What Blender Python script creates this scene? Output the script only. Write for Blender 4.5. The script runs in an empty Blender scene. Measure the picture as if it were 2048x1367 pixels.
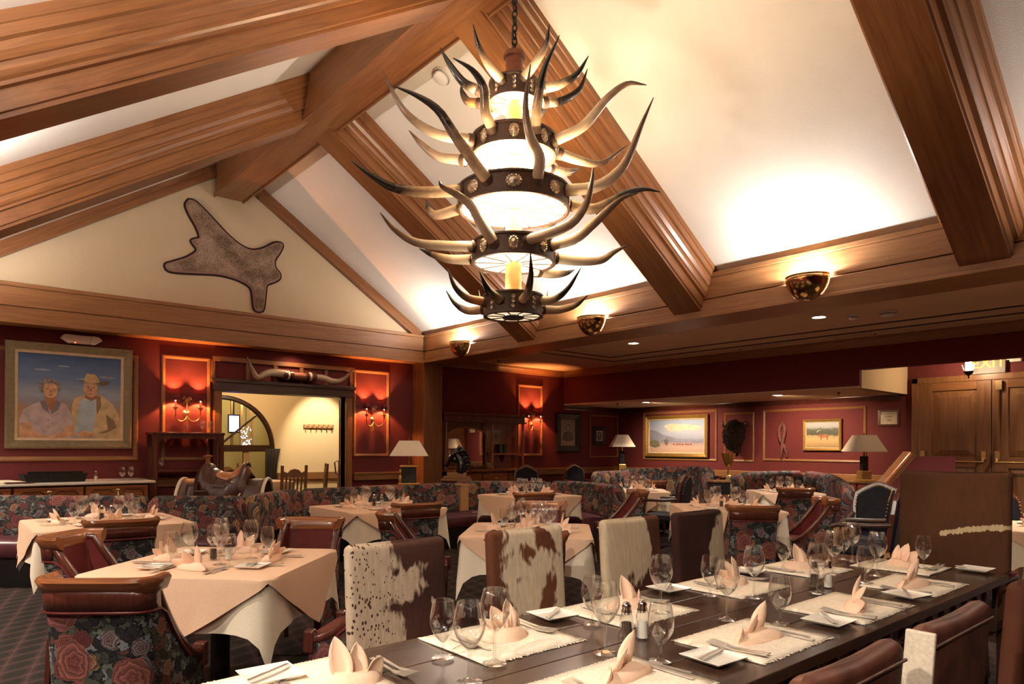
import bpy, bmesh, math, random
from mathutils import Vector, Matrix
random.seed(7)
R_ = math.radians
PI = math.pi
scene = bpy.context.scene
COL = scene.collection

# ------------------------------------------------------------------ camera
cam_d = bpy.data.cameras.new('camera')
cam = bpy.data.objects.new('camera', cam_d)
COL.objects.link(cam)
cam_d.sensor_width = 36.0
cam_d.lens = 24.0                       # shift lens, camera held level
cam_d.shift_y = 0.1018
cam_d.clip_start = 0.05
cam.matrix_world = (Matrix.Translation((0, 0, 1.4)) @ Matrix.Rotation(R_(-40.58), 4, 'Z')
                    @ Matrix.Rotation(R_(90), 4, 'X') @ Matrix.Rotation(R_(0.27), 4, 'Z'))
scene.camera = cam

# ------------------------------------------------------------------ world, exposure
w = bpy.data.worlds.new('night')
scene.world = w
w.use_nodes = True
w.node_tree.nodes['Background'].inputs[0].default_value = (0.25, 0.2, 0.17, 1)
w.node_tree.nodes['Background'].inputs[1].default_value = 0.05
scene.view_settings.view_transform = 'Standard'
scene.view_settings.look = 'None'
scene.view_settings.gamma = 1.0
scene.view_settings.use_curve_mapping = False
scene.view_settings.exposure = 1.9
cy = scene.cycles
cy.max_bounces = 8
cy.diffuse_bounces = 5
cy.glossy_bounces = 3
cy.transmission_bounces = 6
cy.transparent_max_bounces = 24
cy.caustics_reflective = False
cy.caustics_refractive = False
cy.sample_clamp_indirect = 6.0

# ------------------------------------------------------------------ lamps of the place (strengths)
P_UP = 42.0          # brass uplights on the wall plates
P_CHAND = 10.0       # each chandelier drum
P_CANDLE = 23.0       # each candle bulb on the red walls
P_CAN = 66.0         # recessed downlights
WARM = (1.0, 0.72, 0.46)
SOFT = (1.0, 0.86, 0.70)

def lamp(name, kind, loc, power, color=WARM, size=0.05, parent=None, rot=None, spot=None, blend=.6, aim=None):
    d = bpy.data.lights.new(name, kind)
    d.energy = power
    d.color = color
    if kind in ('POINT', 'SPOT'):
        d.shadow_soft_size = size
    if kind == 'SPOT':
        d.spot_size = R_(spot)
        d.spot_blend = blend
    if kind == 'AREA':
        d.shape = 'DISK'
        d.size = size
    o = bpy.data.objects.new(name, d)
    COL.objects.link(o)
    o.location = loc
    if rot: o.rotation_euler = rot
    if aim: o.rotation_euler = (Vector(aim)-Vector(loc)).to_track_quat('-Z', 'Y').to_euler()
    if parent: o.parent = parent
    return o

# ------------------------------------------------------------------ mesh helpers
class MB:
    """collects vertices and faces, then links them as one mesh object"""
    def __init__(s):
        s.v = []; s.f = []; s.u = {}
    def add(s, vs, fs, uvs=None):
        b = len(s.v)
        s.v += [tuple(p) for p in vs]
        for i, f in enumerate(fs):
            if uvs is not None: s.u[len(s.f)] = uvs[i]
            s.f.append(tuple(b + k for k in f))
        return s
    def box(s, x0, x1, y0, y1, z0, z1):
        return s.add([(x0,y0,z0),(x1,y0,z0),(x1,y1,z0),(x0,y1,z0),(x0,y0,z1),(x1,y0,z1),(x1,y1,z1),(x0,y1,z1)],
              [(0,3,2,1),(4,5,6,7),(0,1,5,4),(1,2,6,5),(2,3,7,6),(3,0,4,7)])
    def mbox(s, m, sx, sy, sz):
        c = [(-1,-1,-1),(1,-1,-1),(1,1,-1),(-1,1,-1),(-1,-1,1),(1,-1,1),(1,1,1),(-1,1,1)]
        return s.add([m @ Vector((a*sx/2, b*sy/2, d*sz/2)) for a,b,d in c],
              [(0,3,2,1),(4,5,6,7),(0,1,5,4),(1,2,6,5),(2,3,7,6),(3,0,4,7)])
    def bar(s, a, b, w, h, up=(0,0,1)):
        a = Vector(a); b = Vector(b); d = (b-a); L = d.length; d.normalize()
        up = Vector(up)
        if abs(d.dot(up)) > .99: up = Vector((1,0,0))
        y = up.cross(d).normalized(); z = d.cross(y)
        m = Matrix((d, y, z)).transposed().to_4x4(); m.translation = (a+b)/2
        return s.mbox(m, L, w, h)
    def prism(s, poly, fn, t0, t1):
        """extrude a 2-D polygon; fn(p, t) -> 3-D point"""
        n = len(poly)
        vs = [fn(p, t0) for p in poly] + [fn(p, t1) for p in poly]
        fs = [tuple(range(n-1, -1, -1)), tuple(range(n, 2*n))]
        fs += [(i, (i+1) % n, n+(i+1) % n, n+i) for i in range(n)]
        return s.add(vs, fs)
    def lathe(s, prof, n=20, c=(0,0,0), m=None, a0=0.0, a1=2*PI):
        full = abs(a1-a0-2*PI) < 1e-6
        k = n if full else n+1
        vs = []
        for (r, z) in prof:
            for i in range(k):
                a = a0 + (a1-a0)*i/n
                p = Vector((r*math.cos(a), r*math.sin(a), z))
                if m is not None: p = m @ p
                vs.append((p.x+c[0], p.y+c[1], p.z+c[2]))
        fs = []
        for j in range(len(prof)-1):
            for i in range(n):
                i2 = (i+1) % k if full else i+1
                fs.append((j*k+i, j*k+i2, (j+1)*k+i2, (j+1)*k+i))
        return s.add(vs, fs)
    def tube(s, pts, rad, n=8, caps=True, flat=None):
        P = [Vector(p) for p in pts]
        if not isinstance(rad, (list, tuple)): rad = [rad]*len(P)
        vs = []; ref = None
        for i, p in enumerate(P):
            t = (P[min(i+1, len(P)-1)] - P[max(i-1, 0)])
            if t.length < 1e-9: t = Vector((0,0,1))
            t.normalize()
            if ref is None:
                ref = Vector((0,0,1)) if abs(t.z) < .9 else Vector((1,0,0))
            x = (ref - t*ref.dot(t)).normalized(); y = t.cross(x); ref = x
            for k in range(n):
                a = 2*PI*k/n
                vs.append(p + (x*math.cos(a)*(flat or 1) + y*math.sin(a))*rad[i])
        fs = [(i*n+k, i*n+(k+1) % n, (i+1)*n+(k+1) % n, (i+1)*n+k) for i in range(len(P)-1) for k in range(n)]
        if caps:
            fs += [tuple(range(n-1, -1, -1)), tuple(range((len(P)-1)*n, len(P)*n))]
        return s.add(vs, fs)
    def grid(s, nu, nv, fn, uv=None):
        vs = [fn(i/nu, j/nv) for j in range(nv+1) for i in range(nu+1)]
        fs = []; us = []
        for j in range(nv):
            for i in range(nu):
                fs.append((j*(nu+1)+i, j*(nu+1)+i+1, (j+1)*(nu+1)+i+1, (j+1)*(nu+1)+i))
                if uv: us.append([uv(a/nu, b/nv) for a, b in ((i,j),(i+1,j),(i+1,j+1),(i,j+1))])
        return s.add(vs, fs, us if uv else None)
    def ball(s, c, r, n=10, m=6, sc=(1,1,1)):
        prof = [(max(1e-4, math.sin(PI*j/m)), -math.cos(PI*j/m)) for j in range(m+1)]
        vs = []; fs = []
        for (q, z) in prof:
            for i in range(n):
                a = 2*PI*i/n
                vs.append((c[0]+r*sc[0]*q*math.cos(a), c[1]+r*sc[1]*q*math.sin(a), c[2]+r*sc[2]*z))
        for j in range(m):
            for i in range(n):
                fs.append((j*n+i, j*n+(i+1) % n, (j+1)*n+(i+1) % n, (j+1)*n+i))
        return s.add(vs, fs)

def obj(name, mb, m, parent=None, loc=None, rz=0, smooth=None, bev=0, seg=2, mtx=None, solid=0, sub=0):
    me = bpy.data.meshes.new(name)
    me.from_pydata(mb.v, [], mb.f)
    if mb.u:
        ul = me.uv_layers.new(name='UVMap')
        for p in me.polygons:
            q = mb.u.get(p.index)
            if q:
                for k, li in enumerate(p.loop_indices): ul.data[li].uv = q[k]
    me.update()
    if smooth:
        me.polygons.foreach_set('use_smooth', [True]*len(me.polygons))
        me.set_sharp_from_angle(angle=R_(smooth))
    for mm in (m if isinstance(m, (list, tuple)) else [m]): me.materials.append(mm)
    o = bpy.data.objects.new(name, me)
    COL.objects.link(o)
    if mtx is not None: o.matrix_world = mtx
    if loc: o.location = loc
    if rz: o.rotation_euler = (0, 0, rz)
    if parent: o.parent = parent
    if sub:
        q = o.modifiers.new('s', 'SUBSURF'); q.levels = sub; q.render_levels = sub
    if solid:
        q = o.modifiers.new('t', 'SOLIDIFY'); q.thickness = solid; q.offset = 0
    if bev:
        q = o.modifiers.new('b', 'BEVEL'); q.width = bev; q.segments = seg; q.limit_method = 'ANGLE'; q.angle_limit = R_(40)
    return o

def thing(name, label, cat, loc=(0,0,0), rz=0, group=None):
    o = bpy.data.objects.new(name, None)
    o.empty_display_size = .1
    COL.objects.link(o)
    o.location = loc; o.rotation_euler = (0, 0, rz)
    return tag(o, label, cat, group)
def tag(o, label, cat, group=None):
    o['label'] = label; o['category'] = cat
    if group: o['group'] = group
    return o
def struct(o, label=None):
    o['kind'] = 'structure'
    if label: o['label'] = label
    return o
def kids(o): return [c for c in bpy.data.objects if c.parent == o]
TREE = {}
def tree_of(o):
    if o.name not in TREE:
        TREE[o.name] = [(c, kids(c)) for c in kids(o)]
    return TREE[o.name]
def dup(root, loc, rz=0, label=None, group=None, scale=None):
    r = root.copy(); COL.objects.link(r)
    r.location = loc; r.rotation_euler = (0, 0, rz)
    if scale: r.scale = (scale,)*3
    if label: r['label'] = label
    if group: r['group'] = group
    for ch, gk in tree_of(root):
        c = ch.copy(); COL.objects.link(c); c.parent = r
        for g in gk:
            d = g.copy(); COL.objects.link(d); d.parent = c
    return r
class Proto:
    """the first placement uses the model itself, later ones are copies"""
    def __init__(s, root): s.root = root; s.used = False; tree_of(root)
    def at(s, loc, rz, label, group=None):
        if not s.used:
            s.used = True
            o = s.root; o.location = loc; o.rotation_euler = (0, 0, rz); o['label'] = label
            if group: o['group'] = group
            return o
        return dup(s.root, loc, rz, label, group)

# ------------------------------------------------------------------ materials
MATS = {}
class N:
    """tiny node-tree writer"""
    def __init__(s, name):
        s.m = bpy.data.materials.new(name); s.m.use_nodes = True
        s.t = s.m.node_tree; s.b = s.t.nodes['Principled BSDF']; s.o = s.t.nodes['Material Output']
        MATS[name] = s.m
    def n(s, kind, **kw):
        q = s.t.nodes.new('ShaderNode'+kind)
        for k, v in kw.items(): setattr(q, k, v)
        return q
    def l(s, a, b): s.t.links.new(a, b)
    def val(s, q, i, v):
        if hasattr(v, 'is_output') or isinstance(v, bpy.types.NodeSocket): s.l(v, q.inputs[i])
        else: q.inputs[i].default_value = v
    def math(s, op, a, b=0.0, c=0.0):
        q = s.n('Math', operation=op); s.val(q, 0, a); s.val(q, 1, b)
        if op in ('MULTIPLY_ADD', 'SMOOTH_MIN', 'WRAP'): s.val(q, 2, c)
        return q.outputs[0]
    def coord(s, kind='Object', scale=(1,1,1), loc=(0,0,0), rot=(0,0,0)):
        c = s.n('TexCoord'); m = s.n('Mapping')
        m.inputs['Scale'].default_value = scale; m.inputs['Location'].default_value = loc; m.inputs['Rotation'].default_value = rot
        s.l(c.outputs[kind], m.inputs['Vector'])
        return m.outputs[0]
    def noise(s, vec, scale, detail=3, rough=.55, dist=0.0):
        q = s.n('TexNoise'); s.l(vec, q.inputs['Vector'])
        q.inputs['Scale'].default_value = scale; q.inputs['Detail'].default_value = detail
        q.inputs['Roughness'].default_value = rough; q.inputs['Distortion'].default_value = dist
        return q.outputs['Fac']
    def ramp(s, fac, stops, interp='LINEAR'):
        q = s.n('ValToRGB'); q.color_ramp.interpolation = interp
        s.l(fac, q.inputs[0])
        e = q.color_ramp.elements
        while len(e) > 1: e.remove(e[-1])
        e[0].position = stops[0][0]; e[0].color = (*stops[0][1], 1)
        for p, c in stops[1:]:
            k = e.new(p); k.color = (*c, 1)
        return q.outputs[0]
    def mix(s, fac, a, b, blend='MIX'):
        q = s.n('Mix', data_type='RGBA', blend_type=blend)
        s.val(q, 0, fac)
        for i, v in ((6, a), (7, b)):
            if isinstance(v, tuple): q.inputs[i].default_value = (*v, 1) if len(v) == 3 else v
            else: s.l(v, q.inputs[i])
        return q.outputs[2]
    def col(s, v):
        if isinstance(v, tuple): s.b.inputs['Base Color'].default_value = (*v, 1)
        else: s.l(v, s.b.inputs['Base Color'])
    def bump(s, h, strength=.2, dist=.01):
        q = s.n('Bump'); q.inputs['Strength'].default_value = strength; q.inputs['Distance'].default_value = dist
        s.l(h, q.inputs['Height']); s.l(q.outputs[0], s.b.inputs['Normal'])
    def set(s, **kw):
        for k, v in kw.items(): s.b.inputs[{'rough':'Roughness','metal':'Metallic','spec':'Specular IOR Level','sheen':'Sheen Weight','coat':'Coat Weight','trans':'Transmission Weight','ior':'IOR','alpha':'Alpha'}[k]].default_value = v
        return s

def plain(name, c, rough=.5, metal=0.0, spec=.5, vary=.12, vscale=9.0, bump=0.0):
    k = N(name); k.set(rough=rough, metal=metal, spec=spec)
    nz = k.noise(k.coord(), vscale, 4)
    k.col(k.ramp(nz, [(.3, tuple(x*(1-vary) for x in c)), (.7, tuple(min(1, x*(1+vary)) for x in c))]))
    if bump: k.bump(nz, bump, .004)
    return k.m
def wood(name, c1, c2, axis=0, rough=.36, spec=.5, fine=16.0, coat=.0):
    k = N(name); k.set(rough=rough, spec=spec, coat=coat)
    sc = [fine]*3; sc[axis] = 1.1
    v = k.coord('Object', tuple(sc))
    a = k.noise(v, 1.0, 6, .6, 1.6)
    sc2 = [fine*7]*3; sc2[axis] = 3.0
    b = k.noise(k.coord('Object', tuple(sc2)), 1.0, 3, .6)
    f = k.math('ADD', k.math('MULTIPLY', a, .75), k.math('MULTIPLY', b, .25))
    k.col(k.ramp(f, [(.34, c1), (.5, tuple((x+y)/2 for x, y in zip(c1, c2))), (.66, c2)]))
    k.bump(b, .06, .003)
    return k.m
def emit(name, c, strength):
    k = N(name); k.col(c)
    k.b.inputs['Emission Color'].default_value = (*c, 1)
    k.b.inputs['Emission Strength'].default_value = strength
    return k.m
def glass(name, tint=(.97,.97,.96), f0=.06):
    k = N(name)
    t = k.n('BsdfTransparent'); t.inputs[0].default_value = (*tint, 1)
    g = k.n('BsdfGlossy'); g.inputs['Roughness'].default_value = .02; g.inputs[0].default_value = (1,1,1,1)
    lw = k.n('LayerWeight'); lw.inputs['Blend'].default_value = .32
    f = k.math('ADD', k.math('MULTIPLY', k.math('POWER', lw.outputs['Facing'], 1.7), .9), f0)
    mx = k.n('MixShader'); k.l(f, mx.inputs[0]); k.l(t.outputs[0], mx.inputs[1]); k.l(g.outputs[0], mx.inputs[2])
    k.l(mx.outputs[0], k.o.inputs['Surface'])
    return k.m

OAK_X = wood('oak_x', (.155,.056,.019), (.275,.112,.038), 0)
OAK_Y = wood('oak_y', (.155,.056,.019), (.275,.112,.038), 1)
OAK_Z = wood('oak_z', (.15,.06,.022), (.27,.115,.042), 2)
OAKGOLD_X = wood('gold_oak_x', (.215,.092,.032), (.345,.16,.06), 0, .42)
OAKGOLD_Y = wood('gold_oak_y', (.215,.092,.032), (.345,.16,.06), 1, .42)
MAHOG = wood('mahogany', (.06,.013,.009), (.125,.034,.019), 2, .25, .6, coat=.3)
MAHOG_RAIL = wood('mahogany_rail', (.2,.062,.022), (.36,.13,.045), 0, .22, .6, coat=.3)
DARKWOOD = wood('dark_walnut', (.035,.016,.011), (.09,.04,.024), 0, .3)
TABLEWOOD = wood('old_table_wood', (.024,.011,.007), (.088,.046,.028), 0, .22, .55, 10)
PALEOAK = wood('pale_oak', (.36,.19,.075), (.55,.33,.15), 2, .4)
RED = None
def _red():
    k = N('red_wallcloth'); k.set(rough=.75, spec=.25)
    a = k.noise(k.coord(), 60, 3); b = k.noise(k.coord(), 2.2, 3)
    k.col(k.mix(b, k.ramp(a, [(.35, (.105,.020,.021)), (.65, (.165,.033,.032))]), (.15,.028,.027)))
    k.bump(a, .12, .003)
    return k.m
RED = _red()
def plaster(name, c, rough=.85, bs=.25):
    k = N(name); k.set(rough=rough, spec=.25)
    a = k.noise(k.coord(), 95, 2); b = k.noise(k.coord(), 1.6, 3)
    k.col(k.ramp(b, [(.3, tuple(x*.95 for x in c)), (.7, c)]))
    k.bump(a, bs, .006)
    return k.m
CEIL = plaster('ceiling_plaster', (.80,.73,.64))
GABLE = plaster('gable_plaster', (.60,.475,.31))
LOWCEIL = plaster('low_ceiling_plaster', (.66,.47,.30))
CREAM = plaster('cream_plaster', (.74,.55,.34))
FARWALL = plaster('far_room_plaster', (.76,.58,.33))
FARYELLOW = plaster('far_yellow_plaster', (.66,.55,.26))
PEACH = plain('peach_linen', (.70,.475,.33), .8, 0, .2, .06, 140, .08)
WHITE = plain('ivory_linen', (.82,.72,.57), .8, 0, .2, .05, 140, .08)
NAPK = plain('peach_napkin', (.88,.62,.46), .75, 0, .2, .05, 120, .06)
MATW = plain('ivory_placemat', (.86,.76,.62), .9, 0, .15, .12, 90, .5)
CHINA = plain('white_china', (.85,.80,.72), .18, 0, .6, .02, 5)
BURG = plain('burgundy_leather', (.15,.028,.028), .3, 0, .55, .2, 14, .12)
PLUM = plain('plum_leather', (.085,.024,.03), .34, 0, .5, .2, 10, .1)
INK = plain('ink_blue_leather', (.012,.011,.018), .6, 0, .2, .3, 12, .15)
BLACK = plain('black_iron', (.012,.011,.011), .45, 0, .5, .2, 12)
BLACKSHINE = plain('black_glaze', (.009,.009,.012), .12, 0, .6, .2, 8)
BRASS = plain('polished_brass', (.55,.36,.16), .16, 1.0, .5, .12, 7)
ANTBRASS = plain('antique_brass', (.62,.43,.2), .3, 1.0, .5, .15, 20)
STEEL = plain('flatware_steel', (.78,.74,.69), .34, .9, .5, .06, 9)
CHROME = plain('shaker_chrome', (.75,.73,.7), .1, 1.0, .5, .04, 9)
PLASTIC = plain('ivory_plastic', (.72,.66,.58), .45, 0, .4, .04, 9)
COPPER = plain('copper_leather', (.24,.085,.045), .5, 0, .4, .2, 30, .2)
DRUM = plain('dark_tooled_leather', (.085,.046,.03), .5, 0, .45, .3, 60, .35)
SILVER = plain('concho_silver', (.62,.53,.4), .3, .85, .5, .2, 40)
PARCH = plain('rawhide_stem', (.60,.33,.13), .55, 0, .4, .25, 14, .1)
GLASSM = glass('clear_glass')
PANE = glass('window_glass', (.95,.96,.95), .04)
MIRROR = plain('mirror_silver', (.55,.5,.46), .03, 1.0, .5, .02, 3)
MARBLE = plain('white_marble', (.74,.68,.6), .2, 0, .5, .1, 6)
DKMARBLE = plain('green_black_marble', (.022,.024,.02), .15, 0, .6, .6, 8)
GOLD = plain('gold_gilt', (.60,.36,.1), .32, .75, .5, .15, 25)
SHADE = plain('linen_lampshade', (.78,.68,.54), .8, 0, .2, .05, 60, .05)
REDSHADE = plain('red_candle_shade', (.13,.012,.012), .6, 0, .3, .1, 20)
SALT = plain('salt', (.8,.76,.7), .9)
PEPPER = plain('pepper', (.1,.07,.05), .9, 0, .2, .5, 300)
SADDLE = plain('tooled_saddle_leather', (.07,.026,.016), .3, 0, .55, .4, 45, .5)
SADSEAT = plain('saddle_seat_leather', (.42,.17,.08), .3, 0, .55, .15, 20, .15)
GREEN = plain('bottle_green', (.01,.05,.035), .2, 0, .5)
FRAMEOLIVE = plain('olive_frame', (.22,.17,.09), .5, 0, .4, .15, 18, .1)
FRAMEPALE = plain('pale_liner', (.62,.47,.3), .6)
FRAMEDARK = plain('ebony_frame', (.016,.011,.012), .4, 0, .4, .3, 20, .2)
WEAVE = plain('dark_curtain', (.045,.035,.03), .85)

def floral(name, bright=1.0):
    """tapestry of roses over dark foliage, drawn in metres on the UV map"""
    k = N(name); k.set(rough=.8, spec=.2)
    g = lambda *c: tuple(min(1, x*bright) for x in c)
    uv = k.coord('UV')
    def warp(vec, scale, amt):
        wn = k.n('TexNoise'); k.l(vec, wn.inputs['Vector']); wn.inputs['Scale'].default_value = scale; wn.inputs['Detail'].default_value = 2
        sb = k.n('VectorMath', operation='SUBTRACT'); k.l(wn.outputs['Color'], sb.inputs[0]); sb.inputs[1].default_value = (.5,.5,.5)
        ad = k.n('VectorMath', operation='MULTIPLY_ADD'); k.l(sb.outputs[0], ad.inputs[0]); ad.inputs[1].default_value = (amt,amt,0); k.l(vec, ad.inputs[2])
        return ad.outputs[0]
    w = warp(uv, 18, .05)
    # foliage: narrow leaves in several greens, greys and browns
    lv = k.n('TexVoronoi', voronoi_dimensions='2D'); k.l(warp(uv, 30, .09), lv.inputs['Vector']); lv.inputs['Scale'].default_value = 30
    sp = k.n('SeparateColor'); k.l(lv.outputs['Color'], sp.inputs[0])
    leaf = k.ramp(sp.outputs[0], [(0, g(.018,.018,.02)), (.2, g(.06,.065,.05)), (.36, g(.10,.115,.10)), (.48, g(.024,.022,.024)), (.62, g(.09,.04,.036)), (.76, g(.16,.175,.19)), (.86, g(.045,.045,.038))], 'CONSTANT')
    vn = k.n('TexVoronoi', voronoi_dimensions='2D', feature='DISTANCE_TO_EDGE'); k.l(warp(uv, 30, .09), vn.inputs['Vector']); vn.inputs['Scale'].default_value = 30
    out = k.mix(k.math('LESS_THAN', vn.outputs['Distance'], .07), leaf, (.012,.011,.012))
    for sc, lim, stops, off, keep in ((8.5, .34, [(0, g(.30,.11,.09)), (.26, g(.17,.055,.065)), (.44, g(.40,.28,.14)), (.6, g(.12,.038,.04)), (.76, g(.24,.26,.28)), (.9, g(.34,.14,.08))], 3.7, .85),
                                      (4.6, .37, [(0, g(.42,.18,.14)), (.3, g(.50,.36,.17)), (.5, g(.34,.12,.10)), (.68, g(.44,.24,.17)), (.84, g(.22,.07,.08))], 0.0, .8)):
        mp = k.n('VectorMath', operation='ADD'); k.l(w, mp.inputs[0]); mp.inputs[1].default_value = (off, off*.7, 0)
        v = k.n('TexVoronoi', voronoi_dimensions='2D'); k.l(mp.outputs[0], v.inputs['Vector']); v.inputs['Scale'].default_value = sc; v.inputs['Randomness'].default_value = .7
        sb = k.n('VectorMath', operation='SUBTRACT'); k.l(mp.outputs[0], sb.inputs[0]); k.l(v.outputs['Position'], sb.inputs[1])
        xy = k.n('SeparateXYZ'); k.l(sb.outputs[0], xy.inputs[0])
        ang = k.math('ARCTAN2', xy.outputs[1], xy.outputs[0])
        ln = k.n('VectorMath', operation='LENGTH'); k.l(sb.outputs[0], ln.inputs[0])
        r = k.math('MULTIPLY', ln.outputs['Value'], sc)
        cs = k.n('SeparateColor'); k.l(v.outputs['Color'], cs.inputs[0])
        ph = k.math('MULTIPLY', cs.outputs[1], 6.28)
        # overlapping petals: each ring of petals is shifted against the next
        lobes = k.math('ABSOLUTE', k.math('SINE', k.math('ADD', k.math('MULTIPLY', ang, 2.5), ph)))
        lob2 = k.math('ABSOLUTE', k.math('SINE', k.math('ADD', k.math('ADD', k.math('MULTIPLY', ang, 2.5), ph), 1.0)))
        t = k.math('SUBTRACT', k.math('MULTIPLY', r, 1.0/lim*3.3), k.math('MULTIPLY', k.math('ADD', lobes, lob2), .42))
        fr = k.math('FRACT', k.math('ADD', t, 10.0))
        mask = k.math('LESS_THAN', k.math('SUBTRACT', r, k.math('MULTIPLY', lobes, .055)), lim-.05)
        c = k.ramp(cs.outputs[0], stops, 'CONSTANT')
        shade = k.mix(k.math('POWER', fr, 1.6), tuple(x*.22 for x in stops[0][1]), c)
        core = k.math('SUBTRACT', .55, k.math('MULTIPLY', r, 1.9))
        lit = k.mix(k.math('MAXIMUM', core, 0.0), shade, (.10,.02,.02))
        out = k.mix(k.math('MULTIPLY', mask, k.math('LESS_THAN', cs.outputs[2], keep)), out, lit)
    k.col(out)
    return k.m
FLORAL = floral('floral_tapestry', 1.2)

def hide(name, c_dark, c_light, seed, bias=.5, scale=2.6, speck=.0, gx=0.0, gz=0.0, streak=False):
    k = N(name); k.set(rough=.8, spec=.15)
    v = k.coord('Object', (1, .2, .8), (seed*3.1, 0, seed*1.7))
    ob = k.n('TexCoord'); xyz = k.n('SeparateXYZ'); k.l(ob.outputs['Object'], xyz.inputs[0])
    a = k.noise(v, scale, 3, .55, .5)
    hz = k.noise(k.coord('Object', (60, 12, 16), (seed, 0, 0), (0, .5, 0)), 1.0, 3)
    big = k.noise(v, scale*.9, 2)
    f = k.math('ADD', a, k.math('MULTIPLY', k.math('SUBTRACT', hz, .5), .10))
    f = k.math('ADD', f, k.math('MULTIPLY', xyz.outputs[0], gx))
    f = k.math('ADD', f, k.math('MULTIPLY', k.math('SUBTRACT', xyz.outputs[2], .72), gz))
    if streak:
        line = k.math('SUBTRACT', k.math('SUBTRACT', xyz.outputs[2], .90), k.math('MULTIPLY', k.math('SINE', k.math('MULTIPLY', xyz.outputs[0], 5.0)), .05))
        band = k.math('SUBTRACT', .60, k.math('MULTIPLY', k.math('ABSOLUTE', line), 6.5))
        f = k.math('ADD', band, k.math('ADD', k.math('MULTIPLY', k.math('SUBTRACT', hz, .5), .25), k.math('MULTIPLY', k.math('MINIMUM', k.math('ADD', xyz.outputs[0], .05), 0.0), 4.0)))
    patch = k.ramp(f, [(bias-.015, (0,0,0)), (bias+.015, (1,1,1))])
    shade = k.ramp(big, [(.3, tuple(x*.6 for x in c_dark)), (.7, tuple(x*1.5 for x in c_dark))])
    dark = k.mix(k.math('MULTIPLY', hz, .6), shade, tuple(x*.5 for x in c_dark))
    lite = k.ramp(hz, [(.3, tuple(x*.78 for x in c_light)), (.7, c_light)])
    if speck:
        sv = k.n('TexVoronoi'); k.l(k.coord('Object', (1, .2, .6), (seed, 0, 0)), sv.inputs['Vector']); sv.inputs['Scale'].default_value = 75
        m = k.math('LESS_THAN', k.math('ADD', sv.outputs['Distance'], k.math('MULTIPLY', k.noise(v, 4, 2), .9)), speck)
        lite = k.mix(m, lite, tuple(x*.9 for x in c_dark))
    k.col(k.mix(patch, dark, lite))
    k.bump(hz, .35, .006)
    return k.m
HIDES = [hide('cowhide_speckled', (.07,.03,.022), (.50,.38,.28), 1.3, .50, 3.4, .66, -.75),
         hide('cowhide_brown_left', (.13,.045,.022), (.64,.52,.37), 4.75, .50, 3.2, 0, .8),
         hide('cowhide_cream', (.12,.045,.025), (.60,.48,.33), 2.2, .44, 2.8, .42, -.85, .25),
         hide('cowhide_dark', (.05,.02,.016), (.54,.44,.29), 7.4, .62, 2.6, 0, .9)]
HIDE_TALL = hide('cowhide_russet', (.085,.034,.015), (.6,.46,.28), 9.1, .50, 1.9, 0, 0, 0, True)
HIDE_NEAR = [plain('worn_brown_leather', (.10,.034,.02), .45, 0, .35, .45, 11, .3), hide('hair_on_brown_hide', (.12,.04,.022), (.55,.46,.36), 3.3, .75, 2.0, 0)]
HAIRWHITE = plain('white_hair_hide', (.62,.53,.42), .85, 0, .2, .15, 80, .4)

def carpet():
    k = N('patterned_carpet'); k.set(rough=.95, spec=.1)
    c = k.coord('Object', (1,1,1), (0,0,0), (0, 0, R_(-49)))
    xy = k.n('SeparateXYZ'); k.l(c, xy.inputs[0])
    x = k.math('MULTIPLY', xy.outputs[1], 35.0); y = k.math('MULTIPLY', xy.outputs[0], 19.0)
    a = k.math('ABSOLUTE', k.math('SINE', k.math('ADD', k.math('MULTIPLY', x, .5), k.math('MULTIPLY', y, .5))))
    b = k.math('ABSOLUTE', k.math('SINE', k.math('SUBTRACT', k.math('MULTIPLY', x, .5), k.math('MULTIPLY', y, .5))))
    m = k.math('MULTIPLY', a, b)
    f = k.noise(k.coord(), 420, 2)
    base = k.ramp(m, [(0, (.10,.058,.047)), (.05, (.075,.044,.038)), (.10, (.05,.031,.029)), (.34, (.052,.031,.029)), (.40, (.024,.024,.02)), (1, (.02,.02,.016))])
    k.col(k.mix(k.math('MULTIPLY', f, .55), base, (.04,.024,.022)))
    k.bump(f, .4, .006)
    return k.m
CARPET = carpet()

def hornmat(name, tipstart, base=(.62,.48,.32), tip=(.02,.016,.014), mid=(.36,.24,.14)):
    k = N(name); k.set(rough=.22, spec=.6, coat=.3)
    uv = k.n('TexCoord'); sx = k.n('SeparateXYZ'); k.l(uv.outputs['UV'], sx.inputs[0])
    nz = k.noise(k.coord('Object', (1,1,1)), 16, 4, .6)
    f = k.math('ADD', sx.outputs[0], k.math('MULTIPLY', k.math('SUBTRACT', nz, .5), .35))
    k.col(k.ramp(f, [(0, tuple(x*.85 for x in base)), (tipstart*.45, base), (tipstart*.8, mid), (tipstart+.12, tip), (1, tip)]))
    return k.m
HORN = [hornmat('pale_horn', .62), hornmat('dark_tip_horn', .42), hornmat('black_horn', .2), hornmat('amber_horn', .5, (.5,.2,.06), (.03,.02,.015), (.16,.1,.06)), hornmat('grey_horn', .8, (.56,.45,.32), (.10,.06,.04), (.3,.2,.13))]
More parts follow.
